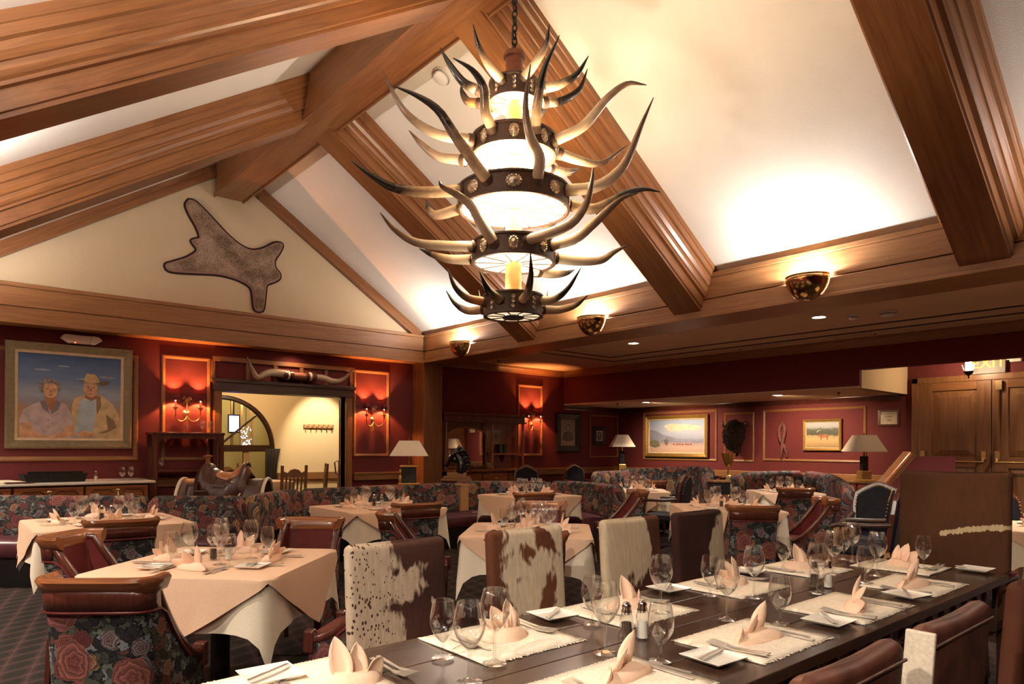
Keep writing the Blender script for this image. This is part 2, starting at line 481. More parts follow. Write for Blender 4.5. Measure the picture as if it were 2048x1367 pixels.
# ================================================================== the room
XC, XP, XPL = 3.389, 6.743, -0.035        # ridge line, faces of the two wall plates
YG, YU, YBEAM = 10.68, 10.487, 10.31     # lower end wall, upper end wall, face of the end beam
X1, X2 = 10.64, 12.53                    # bulkhead face, right wall
ZL, PB, PG, PT = 3.04, 2.893, 3.083, 3.38
YB, XL = -2.6, -2.4                      # walls behind the camera
SL = .648
zc = lambda x: 5.648 - SL*abs(x-XC)
A = math.atan(SL); cA, sA = math.cos(A), math.sin(A)
tn = [0]
def trim(mb, m, label=None, **kw):
    tn[0] += 1
    return struct(obj('trim_%d' % tn[0], mb, m, **kw), label)

struct(obj('floor', MB().box(XL-.3, X2+.3, YB-.3, 16.5, -.1, 0), CARPET), 'dark patterned carpet with rows of ovals')

# end wall (red) with the doorway
DX0, DX1, DZ = 3.36, 5.40, 2.21
wb = MB()
wb.box(XL, DX0, YG, YG+.15, 0, ZL); wb.box(DX1, X2+.2, YG, YG+.15, 0, ZL); wb.box(DX0, DX1, YG, YG+.15, DZ, ZL)
struct(obj('wall_back', wb, RED), 'deep red end wall with a wide doorway')
g = MB()
zt = 2.95
g.add([(x, y, z) for y in (YU, YU+.12) for x, z in ((XPL-.2, zt), (XP+.2, zt), (XP+.2, zc(XP+.2)), (XC, zc(XC)), (XPL-.2, zc(XPL-.2)))],
      [(0,1,2,3,4), (9,8,7,6,5)] + [(i, 5+i, 5+(i+1) % 5, (i+1) % 5) for i in range(5)])
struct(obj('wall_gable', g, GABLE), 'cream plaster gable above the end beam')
struct(obj('wall_right', MB().box(X2, X2+.15, YB, YG, 0, ZL+.1), RED), 'deep red side wall hung with pictures')
struct(obj('wall_left', MB().box(XL-.15, XL, YB, YG, 0, ZL+.1), RED))
fr = MB().box(XL, X2, YB-.15, YB, 0, 5.9)
struct(obj('wall_front', fr, RED))
# vaulted ceiling and the lower ceilings
for side, nm in ((1, 'ceiling'), (-1, 'ceiling_slope')):
    xe = XC + side*(XP+.35-XC)
    q = MB()
    q.add([(XC, YB, zc(XC)), (XC, YG, zc(XC)), (xe, YG, zc(xe)), (xe, YB, zc(xe)),
           (XC, YB, zc(XC)+.1), (XC, YG, zc(XC)+.1), (xe, YG, zc(xe)+.1), (xe, YB, zc(xe)+.1)],
          [(0,1,2,3), (7,6,5,4), (0,4,5,1), (1,5,6,2), (2,6,7,3), (3,7,4,0)])
    struct(obj(nm, q, CEIL), 'cream plaster slope of the vaulted ceiling')
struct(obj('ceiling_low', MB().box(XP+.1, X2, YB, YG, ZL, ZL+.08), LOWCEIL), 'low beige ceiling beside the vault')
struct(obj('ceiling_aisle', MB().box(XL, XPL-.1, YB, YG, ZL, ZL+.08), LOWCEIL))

# ridge beam
rb = MB().box(3.2, 3.602, YB, YU, 5.06, 5.6)
trim(rb, OAK_Y, 'heavy oak ridge beam of the vault', bev=.012)
for x in (3.2, 3.602):
    s = -1 if x < 3.4 else 1
    trim(MB().box(min(x, x+s*.018), max(x, x+s*.018), YB, YU, 5.038, 5.10), OAK_Y, 'oak bead along the ridge beam', bev=.006)
# wall plates and end beam: two boards with a shadow groove, a bead below and a moulding on top
def beam_boards(ax, c0, c1, face, back, lab):
    def bx(a, b, z0, z1, **kw):
        lo, hi = sorted((a, b))
        q = MB().box(lo, hi, c0, c1, z0, z1) if ax == 'y' else MB().box(c0, c1, lo, hi, z0, z1)
        return trim(q, OAKGOLD_Y if ax == 'y' else OAKGOLD_X, lab, bev=.006, **kw)
    s = 1 if back > face else -1
    bx(face, back, PB, PG-.006)
    bx(face+s*.03, back, PG-.008, PG+.010)
    bx(face+s*.012, back, PG+.010, PT-.05)
    bx(face-s*.004, face+s*.2, PT-.05, PT)
    bx(face-s*.012, face+s*.03, PB-.012, PB+.03)
beam_boards('y', YB, YBEAM+.1, XP, XP+.647, 'oak plate beam under the right ceiling slope')
beam_boards('y', YB, YBEAM+.1, XPL, XPL-.647, 'oak plate beam overhead')
beam_boards('x', XPL, XP, YBEAM, YG+.05, 'oak beam across the end wall')
# rafters
half = [(.185,.43),(.185,.405),(.20,.40),(.20,.30),(.235,.295),(.235,.275),(.25,.262),(.262,.235),(.262,.20),(.275,.195),(.295,.16),(.30,.12),(.325,.11),(.335,.06),(.345,.055),(.345,-.02)]
prof = [(y, -d) for y, d in half] + [(-y, -d) for y, d in reversed(half)]
def rafter(side, Y, pf=prof, lab='moulded oak rafter'):
    x0 = XC + side*.1
    z0 = zc(x0)
    ex = Vector((side*cA, 0, -sA)); ey = Vector((0, side, 0)); ez = Vector((side*sA, 0, cA))
    m = Matrix((ex, ey, ez)).transposed().to_4x4(); m.translation = (x0, Y, z0)
    def fn(p, t):
        d = -p[1]
        far = (abs(XP-XC)+.02-.1 + d*sA)/cA if t else 0
        return Vector((far, p[0], p[1]))
    return trim(MB().prism(pf, fn, 0, 1), OAK_X, lab, mtx=m)
for i, Y in enumerate((7.56, 4.73, 1.78, -1.15)):
    for side in (1, -1):
        rafter(side, Y, lab='moulded oak rafter crossing the %s slope' % ('right' if side > 0 else 'left'))
gp = [(-.10,-.17),(-.10,-.09),(-.075,-.085),(-.075,.01),(.05,.01),(.05,-.17)]
for side in (1, -1):
    rafter(side, YU, [(p[0]*side, p[1]) for p in gp], 'oak trim along the gable')
# corner post
post = trim(MB().box(6.743, 7.15, 10.31, YG, 0, PB), OAK_Z, 'square oak post under the beam corner', bev=.008)
# bulkhead over the booths and the fascia beyond
bz = 2.335
struct(obj('wall_bulkhead', MB().box(X1, X1+.08, 4.4, YG, bz, ZL).box(X1, X1+.17, YB, 4.4, 2.58, ZL), RED), 'dark red bulkhead above the booths')
struct(obj('ceiling_soffit', MB().box(X1, X2, 4.42, YG, bz-.03, bz), LOWCEIL), 'beige soffit under the bulkhead')
struct(obj('wall_soffit', MB().box(X1+.08, X2, 4.4, 4.48, bz-.03, ZL), CREAM), 'cream end of the bulkhead')
# crown mouldings
cr = [(0,0),(0,-.13),(.02,-.13),(.03,-.10),(.06,-.06),(.085,-.035),(.09,-.02),(.105,-.015),(.105,0)]
trim(MB().prism(cr, lambda p, t: Vector((t, YG-p[0], ZL+p[1])), 7.15, X1), OAKGOLD_X, 'oak crown moulding on the end wall')
trim(MB().prism(cr, lambda p, t: Vector((X1-p[0], t, ZL+p[1])), YB, YG), OAKGOLD_Y, 'oak crown moulding on the bulkhead')
cs = [(x*.7, z*.7) for x, z in cr]
trim(MB().prism(cs, lambda p, t: Vector((t, YG-p[0], bz-.03+p[1])), X1, X2), MAHOG, 'dark crown under the soffit')
trim(MB().prism(cs, lambda p, t: Vector((X2-p[0], t, bz-.03+p[1])), 4.5, YG), MAHOG, 'dark crown under the soffit')
# grooves on the low ceiling
for x, y in ((9.5, 8.33), (10.0, 8.7)):
    trim(MB().box(x-.02, x+.02, YB, y+.02, ZL-.012, ZL+.01), DARKWOOD, 'thin brown bead on the low ceiling')
    trim(MB().box(7.4, x+.02, y-.02, y+.02, ZL-.012, ZL+.01), DARKWOOD, 'thin brown bead on the low ceiling')
# linear vents
for k, (a, b) in enumerate(((6.2, 7.8), (4.05, 5.7), (1.0, 3.65))):
    v = thing('slot_vent', ['slot vent in the low ceiling farthest from the exit doors', 'middle slot vent in the low ceiling', 'slot vent in the low ceiling nearest the exit sign'][k], 'vent', (10.32, (a+b)/2, ZL), 0, 'ceiling slot vents')
    L = (b-a)/2
    obj('slot', MB().box(-.02, .03, -L, L, -.012, .002), BLACK, v)
    obj('flange', MB().box(.03, .06, -L, L, -.02, .002).box(-.035, -.02, -L, L, -.02, .002), LOWCEIL, v)

# panel mouldings on the walls (picture-frame mouldings of oak)
def frame_y(x0, x1, z0, z1, w=.05, d=.025, m=None, y=None, lab='oak panel moulding on the red end wall'):
    y = YG if y is None else y
    q = MB()
    pr = [(0,0),(0,d*.6),(w*.3,d),(w*.7,d*.7),(w,d*.35),(w,0)]
    c = [(x0,z0),(x1,z0),(x1,z1),(x0,z1)]
    ring(q, c, pr, lambda a, b, h: Vector((a, y-h, b)))
    return trim(q, m or OAKGOLD_X, lab)
def frame_x(y0, y1, z0, z1, w=.05, d=.025, m=None, lab='oak panel moulding on the red side wall'):
    q = MB()
    pr = [(0,0),(0,d*.6),(w*.3,d),(w*.7,d*.7),(w,d*.35),(w,0)]
    c = [(y0,z0),(y1,z0),(y1,z1),(y0,z1)]
    ring(q, c, pr, lambda a, b, h: Vector((X2-h, a, b)))
    return trim(q, m or OAKGOLD_Y, lab)
def ring(q, c, pr, fn):
    """mitred frame: c corners (ccw), pr profile of (inset, height)"""
    cx = sum(p[0] for p in c)/4; cz = sum(p[1] for p in c)/4
    vs = []
    for (a, b) in c:
        for (i, h) in pr:
            vs.append(fn(a + (i if a < cx else -i), b + (i if b < cz else -i), h))
    n = len(pr)
    fs = []
    for k in range(4):
        for j in range(n-1):
            fs.append((k*n+j, ((k+1) % 4)*n+j, ((k+1) % 4)*n+j+1, k*n+j+1))
    q.add(vs, fs)
frame_y(-.6, 2.24, 1.18, 2.64, .06, .03)
frame_y(2.54, 3.21, 1.17, 2.69)
frame_y(5.55, 6.25, 1.21, 2.71)
frame_y(9.29, 9.99, 1.20, 2.69)
frame_y(11.47, 12.46, 1.15, 2.14, .04)
frame_x(8.04, 9.98, 1.11, 2.19)
frame_x(7.20, 7.87, 1.11, 2.11, .045)
frame_x(5.06, 7.01, 1.14, 2.14, .045)
# chair rails
for a, b in ((-.6, 3.2), (5.55, 6.743), (7.15, X2)):
    trim(MB().box(a, b, YG-.05, YG, .80, .93).box(a, b, YG-.065, YG, .905, .935), OAKGOLD_X, 'oak chair rail on the end wall', bev=.006)
trim(MB().box(X2-.05, X2, 4.6, YG, .80, .93), OAKGOLD_Y, 'oak chair rail on the side wall', bev=.006)

# doorway: casing, transom with small panels, jambs, two open leaves
trim(MB().box(DX0-.11, DX0, YG-.06, YG+.2, 0, DZ+.02).box(DX1, DX1+.11, YG-.06, YG+.2, 0, DZ+.02), OAK_Z, 'oak door casing', bev=.008)
trim(MB().box(DX0-.13, DX1+.13, YG-.075, YG+.2, DZ, DZ+.16).box(DX0-.16, DX1+.16, YG-.1, YG, DZ+.13, DZ+.19), DARKWOOD, 'dark head casing of the doorway', bev=.008)
trim(MB().box(DX0-.13, DX1+.15, YG-.045, YG, 2.66, 2.73), OAKGOLD_X, 'upper rail of the transom', bev=.006)
for x in (3.24, 3.755, 4.187, 4.616, 5.042, 5.50):
    trim(MB().box(x-.03, x+.03, YG-.035, YG, DZ+.17, 2.67), OAK_Z, 'small upright of the transom', bev=.004)
dl = struct(obj('door_1', MB().box(DX0+.0, DX0+.05, YG+.2, YG+1.05, .01, DZ-.02), OAK_Z, bev=.004), 'open oak door leaf on the left of the doorway')
dr = struct(obj('door_2', MB().box(DX1-.05, DX1, YG+.2, YG+1.05, .01, DZ-.02), DARKWOOD, bev=.004, mtx=Matrix.Translation((DX1, YG+.2, 0)) @ Matrix.Rotation(R_(-28), 4, 'Z') @ Matrix.Translation((-DX1+.04, -YG-.2, 0))), 'open dark door leaf on the right of the doorway')
for d_, x_, s_ in ((dl, DX0+.05, 1), (dr, DX1-.05, -1)):
    obj('door_handle', MB().tube([(x_, YG+.25, 1.12), (x_+s_*.05, YG+.24, 1.14), (x_+s_*.07, YG+.235, 1.10), (x_+s_*.05, YG+.235, .92), (x_, YG+.235, .90)], .014, 8), CHROME, d_, smooth=50)

# exit doors on the right wall
trim(MB().box(X2-.06, X2, 4.22, 4.32, 0, 2.56).box(X2-.06, X2, 2.06, 2.16, 0, 2.56).box(X2-.06, X2, 2.06, 4.32, 2.46, 2.56), OAK_Z, 'oak casing around the exit doors', bev=.01)
for nm, y0, y1, lab in (('door_3', 3.195, 4.22, 'oak panelled exit door nearer the booths'), ('door_4', 2.16, 3.185, 'oak panelled exit door at the right edge')):
    d = struct(obj(nm, MB().box(X2-.03, X2, y0, y1, .01, 2.46), OAK_Z), lab)
    xs = X2-.03
    for a, b, c, e in ((y0, y0+.19, .01, 2.46), (y1-.21, y1, .01, 2.46)):
        obj('stile', MB().box(xs-.022, xs, a, b, c, e), OAK_Z, d, bev=.004)
    for c, e in ((.01, .30), (1.10, 1.26), (2.33, 2.46)):
        obj('rail', MB().box(xs-.022, xs, y0+.19, y1-.21, c, e), OAK_Y, d, bev=.004)
    for c, e in ((.30, 1.10), (1.26, 2.33)):
        q = MB(); yy0, yy1 = y0+.21, y1-.23
        ring(q, [(yy0, c+.02), (yy1, c+.02), (yy1, e-.02), (yy0, e-.02)], [(0, 0), (0, .004), (.09, .02), (.1, .02)], lambda a, b, h: Vector((xs-h, a, b)))
        q.box(xs-.02, xs, yy0+.1, yy1-.1, c+.12, e-.12)
        obj('raised_panel', q, OAK_Z, d)
    pb = obj('push_bar', MB().tube([(xs-.10, y0+.07, 1.19), (xs-.10, y1-.06, 1.19)], .014, 8), ANTBRASS, d, smooth=50)
    for y in (y0+.09, y1-.08):
        obj('bar_bracket', MB().box(xs-.06, xs-.02, y-.035, y+.035, 1.22, 1.36).bar((xs-.04, y, 1.25), (xs-.10, y, 1.19), .03, .03), ANTBRASS, d, bev=.006)
    if nm == 'door_4':
        obj('latch_rod', MB().tube([(xs-.05, y1-.10, 1.35), (xs-.05, y1-.10, 2.32)], .012, 6).box(xs-.08, xs-.02, y1-.14, y1-.06, 2.30, 2.44), ANTBRASS, d)

# ------------------------------------------------------------------ the room beyond the doorway
FY = 13.6
# far wall with a half-round window: centre (4.31, 1.33), inner radius 1.0
ax0, az0, ar = 4.31, 1.33, 1.03
fw = MB(); n = 28
arc = [(ax0+ar*math.cos(PI*i/n), az0+ar*math.sin(PI*i/n)) for i in range(n+1)]
top = [(ax0+ar*math.cos(PI*i/n)*1.0, 2.95) for i in range(n+1)]
for i in range(n):
    a, b = arc[i], arc[i+1]
    fw.add([(a[0], FY, a[1]), (b[0], FY, b[1]), (b[0], FY, 2.95), (a[0], FY, 2.95)], [(0, 1, 2, 3)])
    fw.add([(a[0], FY, a[1]), (b[0], FY, b[1]), (b[0], FY+.25, b[1]), (a[0], FY+.25, a[1])], [(0, 1, 2, 3)])
fw.add([(ax0+ar, FY, 0), (ax0+ar, FY, 2.95), (9.0, FY, 2.95), (9.0, FY, 0)], [(0,1,2,3)])
fw.add([(1.0, FY, 0), (1.0, FY, 2.95), (ax0-ar, FY, 2.95), (ax0-ar, FY, 0)], [(0,1,2,3)])
fw.add([(ax0-ar, FY, 0), (ax0+ar, FY, 0), (ax0+ar, FY, .25), (ax0-ar, FY, .25)], [(0,1,2,3)])
for s in (-1, 1):
    fw.add([(ax0+s*ar, FY, .25), (ax0+s*ar, FY, az0), (ax0+s*ar, FY+.25, az0), (ax0+s*ar, FY+.25, .25)], [(0,1,2,3)])
struct(obj('wall_beyond', fw, FARWALL), 'cream wall with an arched window in the room beyond')
struct(obj('wall_beyond_side', MB().box(8.0, 8.1, YG+.15, FY, 0, 2.95).box(1.0, 1.1, YG+.15, FY, 0, 2.95), FARWALL))
struct(obj('ceiling_beyond', MB().box(1.0, 9.0, YG+.15, 16.4, 2.95, 3.05), FARWALL))
struct(obj('wall_outer', MB().box(1.0, 9.0, 16.2, 16.3, 0, 2.95), FARYELLOW), 'yellow wall seen through the arched window')
wn = struct(obj('window_1', MB().tube([(ax0+(ar-.03)*math.cos(PI*i/n), FY+.08, az0+(ar-.03)*math.sin(PI*i/n)) for i in range(n+1)], .05, 6), DARKWOOD, smooth=50), 'dark arched window frame in the room beyond')
obj('transom_bar', MB().box(ax0-ar, ax0+ar, FY+.03, FY+.13, az0-.06, az0+.07), DARKWOOD, wn)
obj('mullion', MB().box(ax0+.42, ax0+.52, FY+.05, FY+.11, .25, az0-.06), PALEOAK, wn)
obj('spoke', MB().bar((ax0-.08, FY+.08, az0+.02), (ax0+.72, FY+.08, az0+.7), .05, .035), DARKWOOD, wn)
pz = MB(); arc2 = [(ax0+(ar-.04)*math.cos(PI*i/n), az0+(ar-.04)*math.sin(PI*i/n)) for i in range(n+1)]
pz.add([(a, FY+.085, b) for a, b in arc2], [tuple(range(n+1))])
obj('pane', pz, PANE, wn)
pl = MB().add([(ax0-ar, FY+.085, .25), (ax0+ar, FY+.085, .25), (ax0+ar, FY+.085, az0-.06), (ax0-ar, FY+.085, az0-.06)], [(0,1,2,3)])
obj('pane', pl, PANE, wn)
trim(MB().box(ax0+ar+.05, 8.0, FY-.05, FY, .70, .84), OAKGOLD_X, 'oak rail in the room beyond')
for k, (px_, pw) in enumerate(((5.0, .05), (5.2, .05), (5.42, .05))):
    trim(MB().box(px_, px_+pw, 15.2, 15.25, 1.3, 2.9), PALEOAK, 'pale upright beyond the arched window')
# ================================================================== lamps
# brass uplights on the plate beams
def uplight():
    t = thing('brass_uplight', '', 'wall light', group='brass bowl uplights on the plate beam')
    n, m = 20, 8
    q = MB()
    def fn(u, v, r):
        a = -PI/2 + PI*u            # half round in plan, opening towards the wall at +x
        b = PI/2*v                  # rim (0) down to the bottom
        return Vector((-r*math.cos(a)*math.cos(b)*.95, r*math.sin(a)*math.cos(b), -r*1.12*math.sin(b)))
    q.grid(n, m, lambda u, v: fn(u, v, .215))
    obj('bowl', q, BRASS, t, smooth=60, solid=.008)
    obj('rim', MB().tube([(-.215*.95*math.cos(-PI/2+PI*i/20), .215*math.sin(-PI/2+PI*i/20), 0) for i in range(21)], .008, 6), BRASS, t, smooth=60)
    obj('bulb', MB().ball((-.08, 0, -.07), .035), emit('uplight_bulb', (1, .92, .8), 30), t, smooth=60)
    return t
up = uplight(); UP = Proto(up)
names = {9.15: 'brass bowl uplight on the oak plate beam nearest the corner post', 6.22: 'middle brass bowl uplight on the oak plate beam, under the chandelier', 3.29: 'largest brass bowl uplight on the oak plate beam, toward the right'}
for y in (9.15, 6.22, 3.29, .36):
    UP.at((XP-.005, y, 3.12), 0, names.get(y, 'brass bowl uplight on the plate beam outside the view'), 'brass bowl uplights on the plate beam')
    lamp('uplight_lamp', 'POINT', (XP-.10, y, 3.09), P_UP, (1, .96, .91), .05)
for y in (9.15, 6.22, 3.29):
    UP.at((XPL+.005, y, 3.12), PI, 'brass bowl uplight on the opposite plate beam, ' + {9.15: 'far', 6.22: 'middle', 3.29: 'near'}[y] + ' one', 'brass bowl uplights on the opposite plate beam')
    lamp('uplight_lamp', 'POINT', (XPL+.10, y, 3.09), P_UP, (1, .96, .91), .05)

# recessed downlights
def can():
    t = thing('recessed_downlight', '', 'ceiling light')
    obj('trim_ring', MB().lathe([(.095, 0), (.09, -.012), (.075, -.008), (.07, .0)], 24), PLASTIC, t, smooth=40)
    obj('lens', MB().lathe([(.075, -.004), (.001, -.004)], 24), emit('can_lens', (1, .9, .75), 14), t)
    return t
CAN = Proto(can())
def place_can(x, y, z, label, power=P_CAN, spot=105, color=SOFT, aim=None):
    CAN.at((x, y, z), 0, label, 'recessed downlights')
    lamp('downlight_lamp', 'SPOT', (x, y, z-.03), power, color, .06, spot=spot, blend=.8 if aim is None else 1.0, aim=aim)
place_can(8.47, 6.95, ZL, 'recessed downlight in the low ceiling nearer the corner post')
place_can(8.48, 4.0, ZL, 'recessed downlight in the low ceiling nearer the exit doors')
place_can(11.0, 8.7, bz-.03, 'recessed downlight in the soffit above the landscape painting', P_CAN*.9)
place_can(11.1, 5.95, bz-.03, 'recessed downlight in the soffit above the elk painting', P_CAN*.9)
for y in (8.7, 5.95):
    lamp('soffit_wallwash', 'SPOT', (11.05, y, bz-.06), P_CAN*1.1, (1, .72, .46), .05, rot=(0, R_(-52), 0), spot=110, blend=.9)
for k, (x, y) in enumerate(((8.47, 1.0), (8.47, -1.5), (11.6, 1.2), (11.4, -1.5))):
    place_can(x, y, ZL, 'recessed downlight outside the view, ' + ['before the exit doors', 'at the rear', 'beyond the fascia', 'in the rear corner'][k], P_CAN*(2.4, 1, 2.0, 1)[k], 130)
for k, (x, y, f_) in enumerate(((-1.3, 1.0, 2.1), (-1.2, 2.3, 1.3), (-1.2, 3.6, 2.0), (-1.2, 6.6, 2.4), (-1.2, 9.3, 2.4), (-1.2, -.6, 2.1), (-.6, -1.9, 2.1))):
    place_can(x, y, ZL, 'recessed downlight %s along the aisle behind the view' % ['second', 'third', 'fourth', 'fifth', 'sixth', 'first', 'rearmost'][k], P_CAN*f_, 130 if f_ != 2.1 else 78, SOFT, None if f_ != 2.1 else (3.6, 1.6, .5))
# small spots in the end beam above the doorway
lamp('doorway_spot', 'SPOT', (4.45, 10.38, 2.885), 6, (1, .62, .36), .03, rot=(R_(20), 0, 0), spot=130, blend=.9)

# candle sconces on the red wall
FLAME = emit('candle_bulb', (1, .62, .28), 26)
def sconce():
    t = thing('candle_sconce', '', 'wall light', group='two-arm candle sconces on the red wall')
    obj('backplate', MB().lathe([(.001, .0), (.045, .004), (.05, .012), (.03, .03), (.012, .045)], 16, m=Matrix.Rotation(R_(90), 4, 'X')), ANTBRASS, t, smooth=50)
    obj('tassel', MB().tube([(0, -.02, -.03), (0, -.025, -.16), (0, -.025, -.20), (0, -.025, -.24)], [.012, .01, .02, .012], 8), ANTBRASS, t, smooth=50)
    obj('stem', MB().tube([(0, -.03, -.03), (0, -.035, .12), (0, -.035, .2)], [.014, .012, .008], 8), ANTBRASS, t, smooth=50)
    bw = MB()
    for s in (-1, 1):
        bw.tube([(0, -.035, .2), (s*.04, -.05, .235), (s*.06, -.05, .21), (s*.03, -.045, .185), (0, -.035, .2)], .007, 6)
        bw.tube([(0, -.035, .2), (s*.02, -.045, .17), (s*.045, -.05, .14)], .006, 6)
    obj('bow', bw, ANTBRASS, t, smooth=50)
    for s in (-1, 1):
        arm = [(0, -.03, -.06)]
        for i in range(1, 13):
            a = PI + PI*1.08*i/12
            arm.append((s*(.085+.085*math.cos(a)) if i < 13 else 0, -.03-.07*i/12, -.02+.10*math.sin(a)*1.0))
        arm.append((s*.17, -.10, .05))
        obj('arm', MB().tube(arm, .0085, 8), ANTBRASS, t, smooth=50)
        obj('candle_cup', MB().lathe([(.008, .03), (.012, .045), (.038, .075), (.04, .08), (.01, .082)], 14, (s*.17, -.10, 0)), ANTBRASS, t, smooth=50)
        obj('candle', MB().lathe([(.014, .08), (.014, .165), (.004, .17)], 10, (s*.17, -.10, 0)), plain('candle_ivory', (.8, .6, .35), .6) if s < 0 else MATS['candle_ivory'], t, smooth=50)
        obj('flame_bulb', MB().ball((s*.17, -.10, .195), .012, 8, 6, (1, 1, 2)), FLAME, t, smooth=60)
        obj('shade', MB().lathe([(.062, .175), (.040, .27)], 20, (s*.17, -.10, 0)), REDSHADE, t, smooth=60, solid=.002)
    return t
SC = Proto(sconce())
for x, lab in ((2.87, 'two-arm candle sconce between the couple portrait and the doorway'), (5.92, 'two-arm candle sconce between the doorway and the oak post'), (9.68, 'two-arm candle sconce beside the mirrored back bar')):
    SC.at((x, YG-.012, 1.86), 0, lab, 'two-arm candle sconces on the red wall')
    for s in (-1, 1):
        lamp('sconce_lamp', 'POINT', (x+s*.17, YG-.112, 2.075), P_CANDLE, (1, .36, .11), .012)

# the room beyond
lamp('beyond_spot', 'SPOT', (6.25, 12.55, 2.92), 60, (1, .84, .62), .04, aim=(6.3, FY, 1.55), spot=62, blend=.6)
lamp('beyond_lamp', 'POINT', (4.6, 12.1, 2.7), 20, (1, .8, .52), .1)
lamp('outer_lamp', 'POINT', (5.2, 15.0, 2.6), 16, (1, .86, .55), .1)
# ================================================================== horn chandelier
HORNS = {
 1: [
  [(-0.175,-0.059,4.106),(-0.307,-0.075,4.158),(-0.406,-0.085,4.249),(-0.479,-0.108,4.37)],
  [(-0.255,0.122,4.075),(-0.355,0.17,4.116),(-0.451,0.216,4.238),(-0.515,0.247,4.35)],
  [(-0.143,0.253,4.061),(-0.189,0.335,4.092),(-0.212,0.376,4.166),(-0.219,0.387,4.224)],
  [(-0.049,-0.167,4.125),(-0.048,-0.296,4.185),(-0.043,-0.396,4.269),(-0.07,-0.459,4.372)],
  [(0.12,-0.214,4.087),(0.182,-0.322,4.095),(0.242,-0.429,4.147),(0.284,-0.504,4.264)],
  [(0.229,-0.11,4.054),(0.34,-0.163,4.082),(0.477,-0.228,4.196),(0.536,-0.257,4.363)],
 ],
 2: [
  [(-0.295,-0.099,3.7),(-0.379,-0.129,3.777),(-0.426,-0.164,3.922),(-0.52,-0.153,4.016),(-0.649,-0.106,4.071)],
  [(-0.331,0.124,3.678),(-0.583,0.219,3.686),(-0.791,0.297,3.813),(-0.943,0.354,4.077)],
  [(-0.211,0.374,3.641),(-0.313,0.555,3.697),(-0.388,0.688,3.819),(-0.444,0.787,3.945)],
  [(-0.059,-0.301,3.701),(-0.112,-0.384,3.837),(-0.127,-0.467,4.027),(-0.092,-0.583,4.23)],
  [(0.16,-0.283,3.681),(0.267,-0.473,3.756),(0.347,-0.615,3.916),(0.422,-0.748,4.009),(0.492,-0.873,3.976)],
  [(0.338,-0.162,3.67),(0.476,-0.228,3.637),(0.642,-0.307,3.638),(0.85,-0.407,3.807)],
  [(0.385,0.006,3.617),(0.541,0.015,3.637),(0.66,0.018,3.678),(0.753,0.033,3.741)],
 ],
 3: [
  [(-0.377,-0.147,3.295),(-0.477,-0.148,3.368),(-0.617,-0.091,3.552),(-0.73,-0.052,3.703),(-0.862,0.008,3.782),(-1.006,0.081,3.829)],
  [(-0.397,0.149,3.292),(-0.651,0.244,3.245),(-0.859,0.323,3.248),(-1.005,0.378,3.312),(-1.136,0.427,3.395)],
  [(-0.19,0.419,3.277),(-0.281,0.62,3.256),(-0.313,0.688,3.311),(-0.323,0.71,3.4)],
  [(-0.108,-0.378,3.297),(-0.148,-0.446,3.417),(-0.237,-0.446,3.541),(-0.296,-0.463,3.729),(-0.303,-0.521,3.978)],
  [(0.201,-0.356,3.298),(0.316,-0.56,3.298),(0.395,-0.7,3.386),(0.435,-0.772,3.505),(0.472,-0.837,3.683),(0.517,-0.916,3.879)],
  [(0.425,-0.16,3.291),(0.621,-0.233,3.289),(0.767,-0.288,3.365),(0.92,-0.345,3.462),(1.072,-0.403,3.512),(1.21,-0.454,3.507)],
 ],
 4: [
  [(-0.281,-0.111,2.875),(-0.388,-0.105,2.98),(-0.474,-0.094,3.095),(-0.575,-0.065,3.157),(-0.678,-0.03,3.197),(-0.719,-0.046,3.227)],
  [(-0.305,0.115,2.887),(-0.527,0.198,2.87),(-0.711,0.267,2.875),(-0.854,0.321,2.952),(-0.948,0.356,3.058)],
  [(-0.183,0.268,2.844),(-0.29,0.424,2.86),(-0.373,0.545,2.905),(-0.436,0.636,2.96)],
  [(-0.1,-0.266,2.891),(-0.024,-0.416,2.918),(0.066,-0.557,2.978),(0.109,-0.651,3.098),(0.11,-0.705,3.236),(0.087,-0.736,3.321)],
  [(0.129,-0.283,2.895),(0.203,-0.448,2.918),(0.259,-0.57,3.002),(0.313,-0.689,3.103),(0.353,-0.779,3.167),(0.4,-0.88,3.182)],
  [(0.308,-0.147,2.856),(0.479,-0.229,2.85),(0.646,-0.309,2.872),(0.745,-0.357,2.944),(0.861,-0.412,3.014)],
  [(0.309,0.053,2.793),(0.465,0.054,2.8),(0.602,0.036,2.828),(0.707,0.035,2.874)],
 ],
 5: [
  [(-0.196,-0.078,2.477),(-0.31,-0.109,2.506),(-0.385,-0.14,2.55),(-0.456,-0.166,2.625)],
  [(-0.206,0.099,2.488),(-0.324,0.155,2.511),(-0.406,0.194,2.587),(-0.458,0.219,2.725)],
  [(-0.136,0.199,2.452),(-0.21,0.306,2.451),(-0.266,0.388,2.514),(-0.308,0.45,2.616)],
  [(-0.073,-0.184,2.474),(-0.108,-0.283,2.507),(-0.138,-0.352,2.622),(-0.185,-0.398,2.76)],
  [(0.116,-0.169,2.499),(0.179,-0.261,2.505),(0.239,-0.349,2.582),(0.294,-0.429,2.728)],
  [(0.215,-0.103,2.454),(0.339,-0.162,2.462),(0.458,-0.219,2.505),(0.548,-0.262,2.589)],
 ],
}

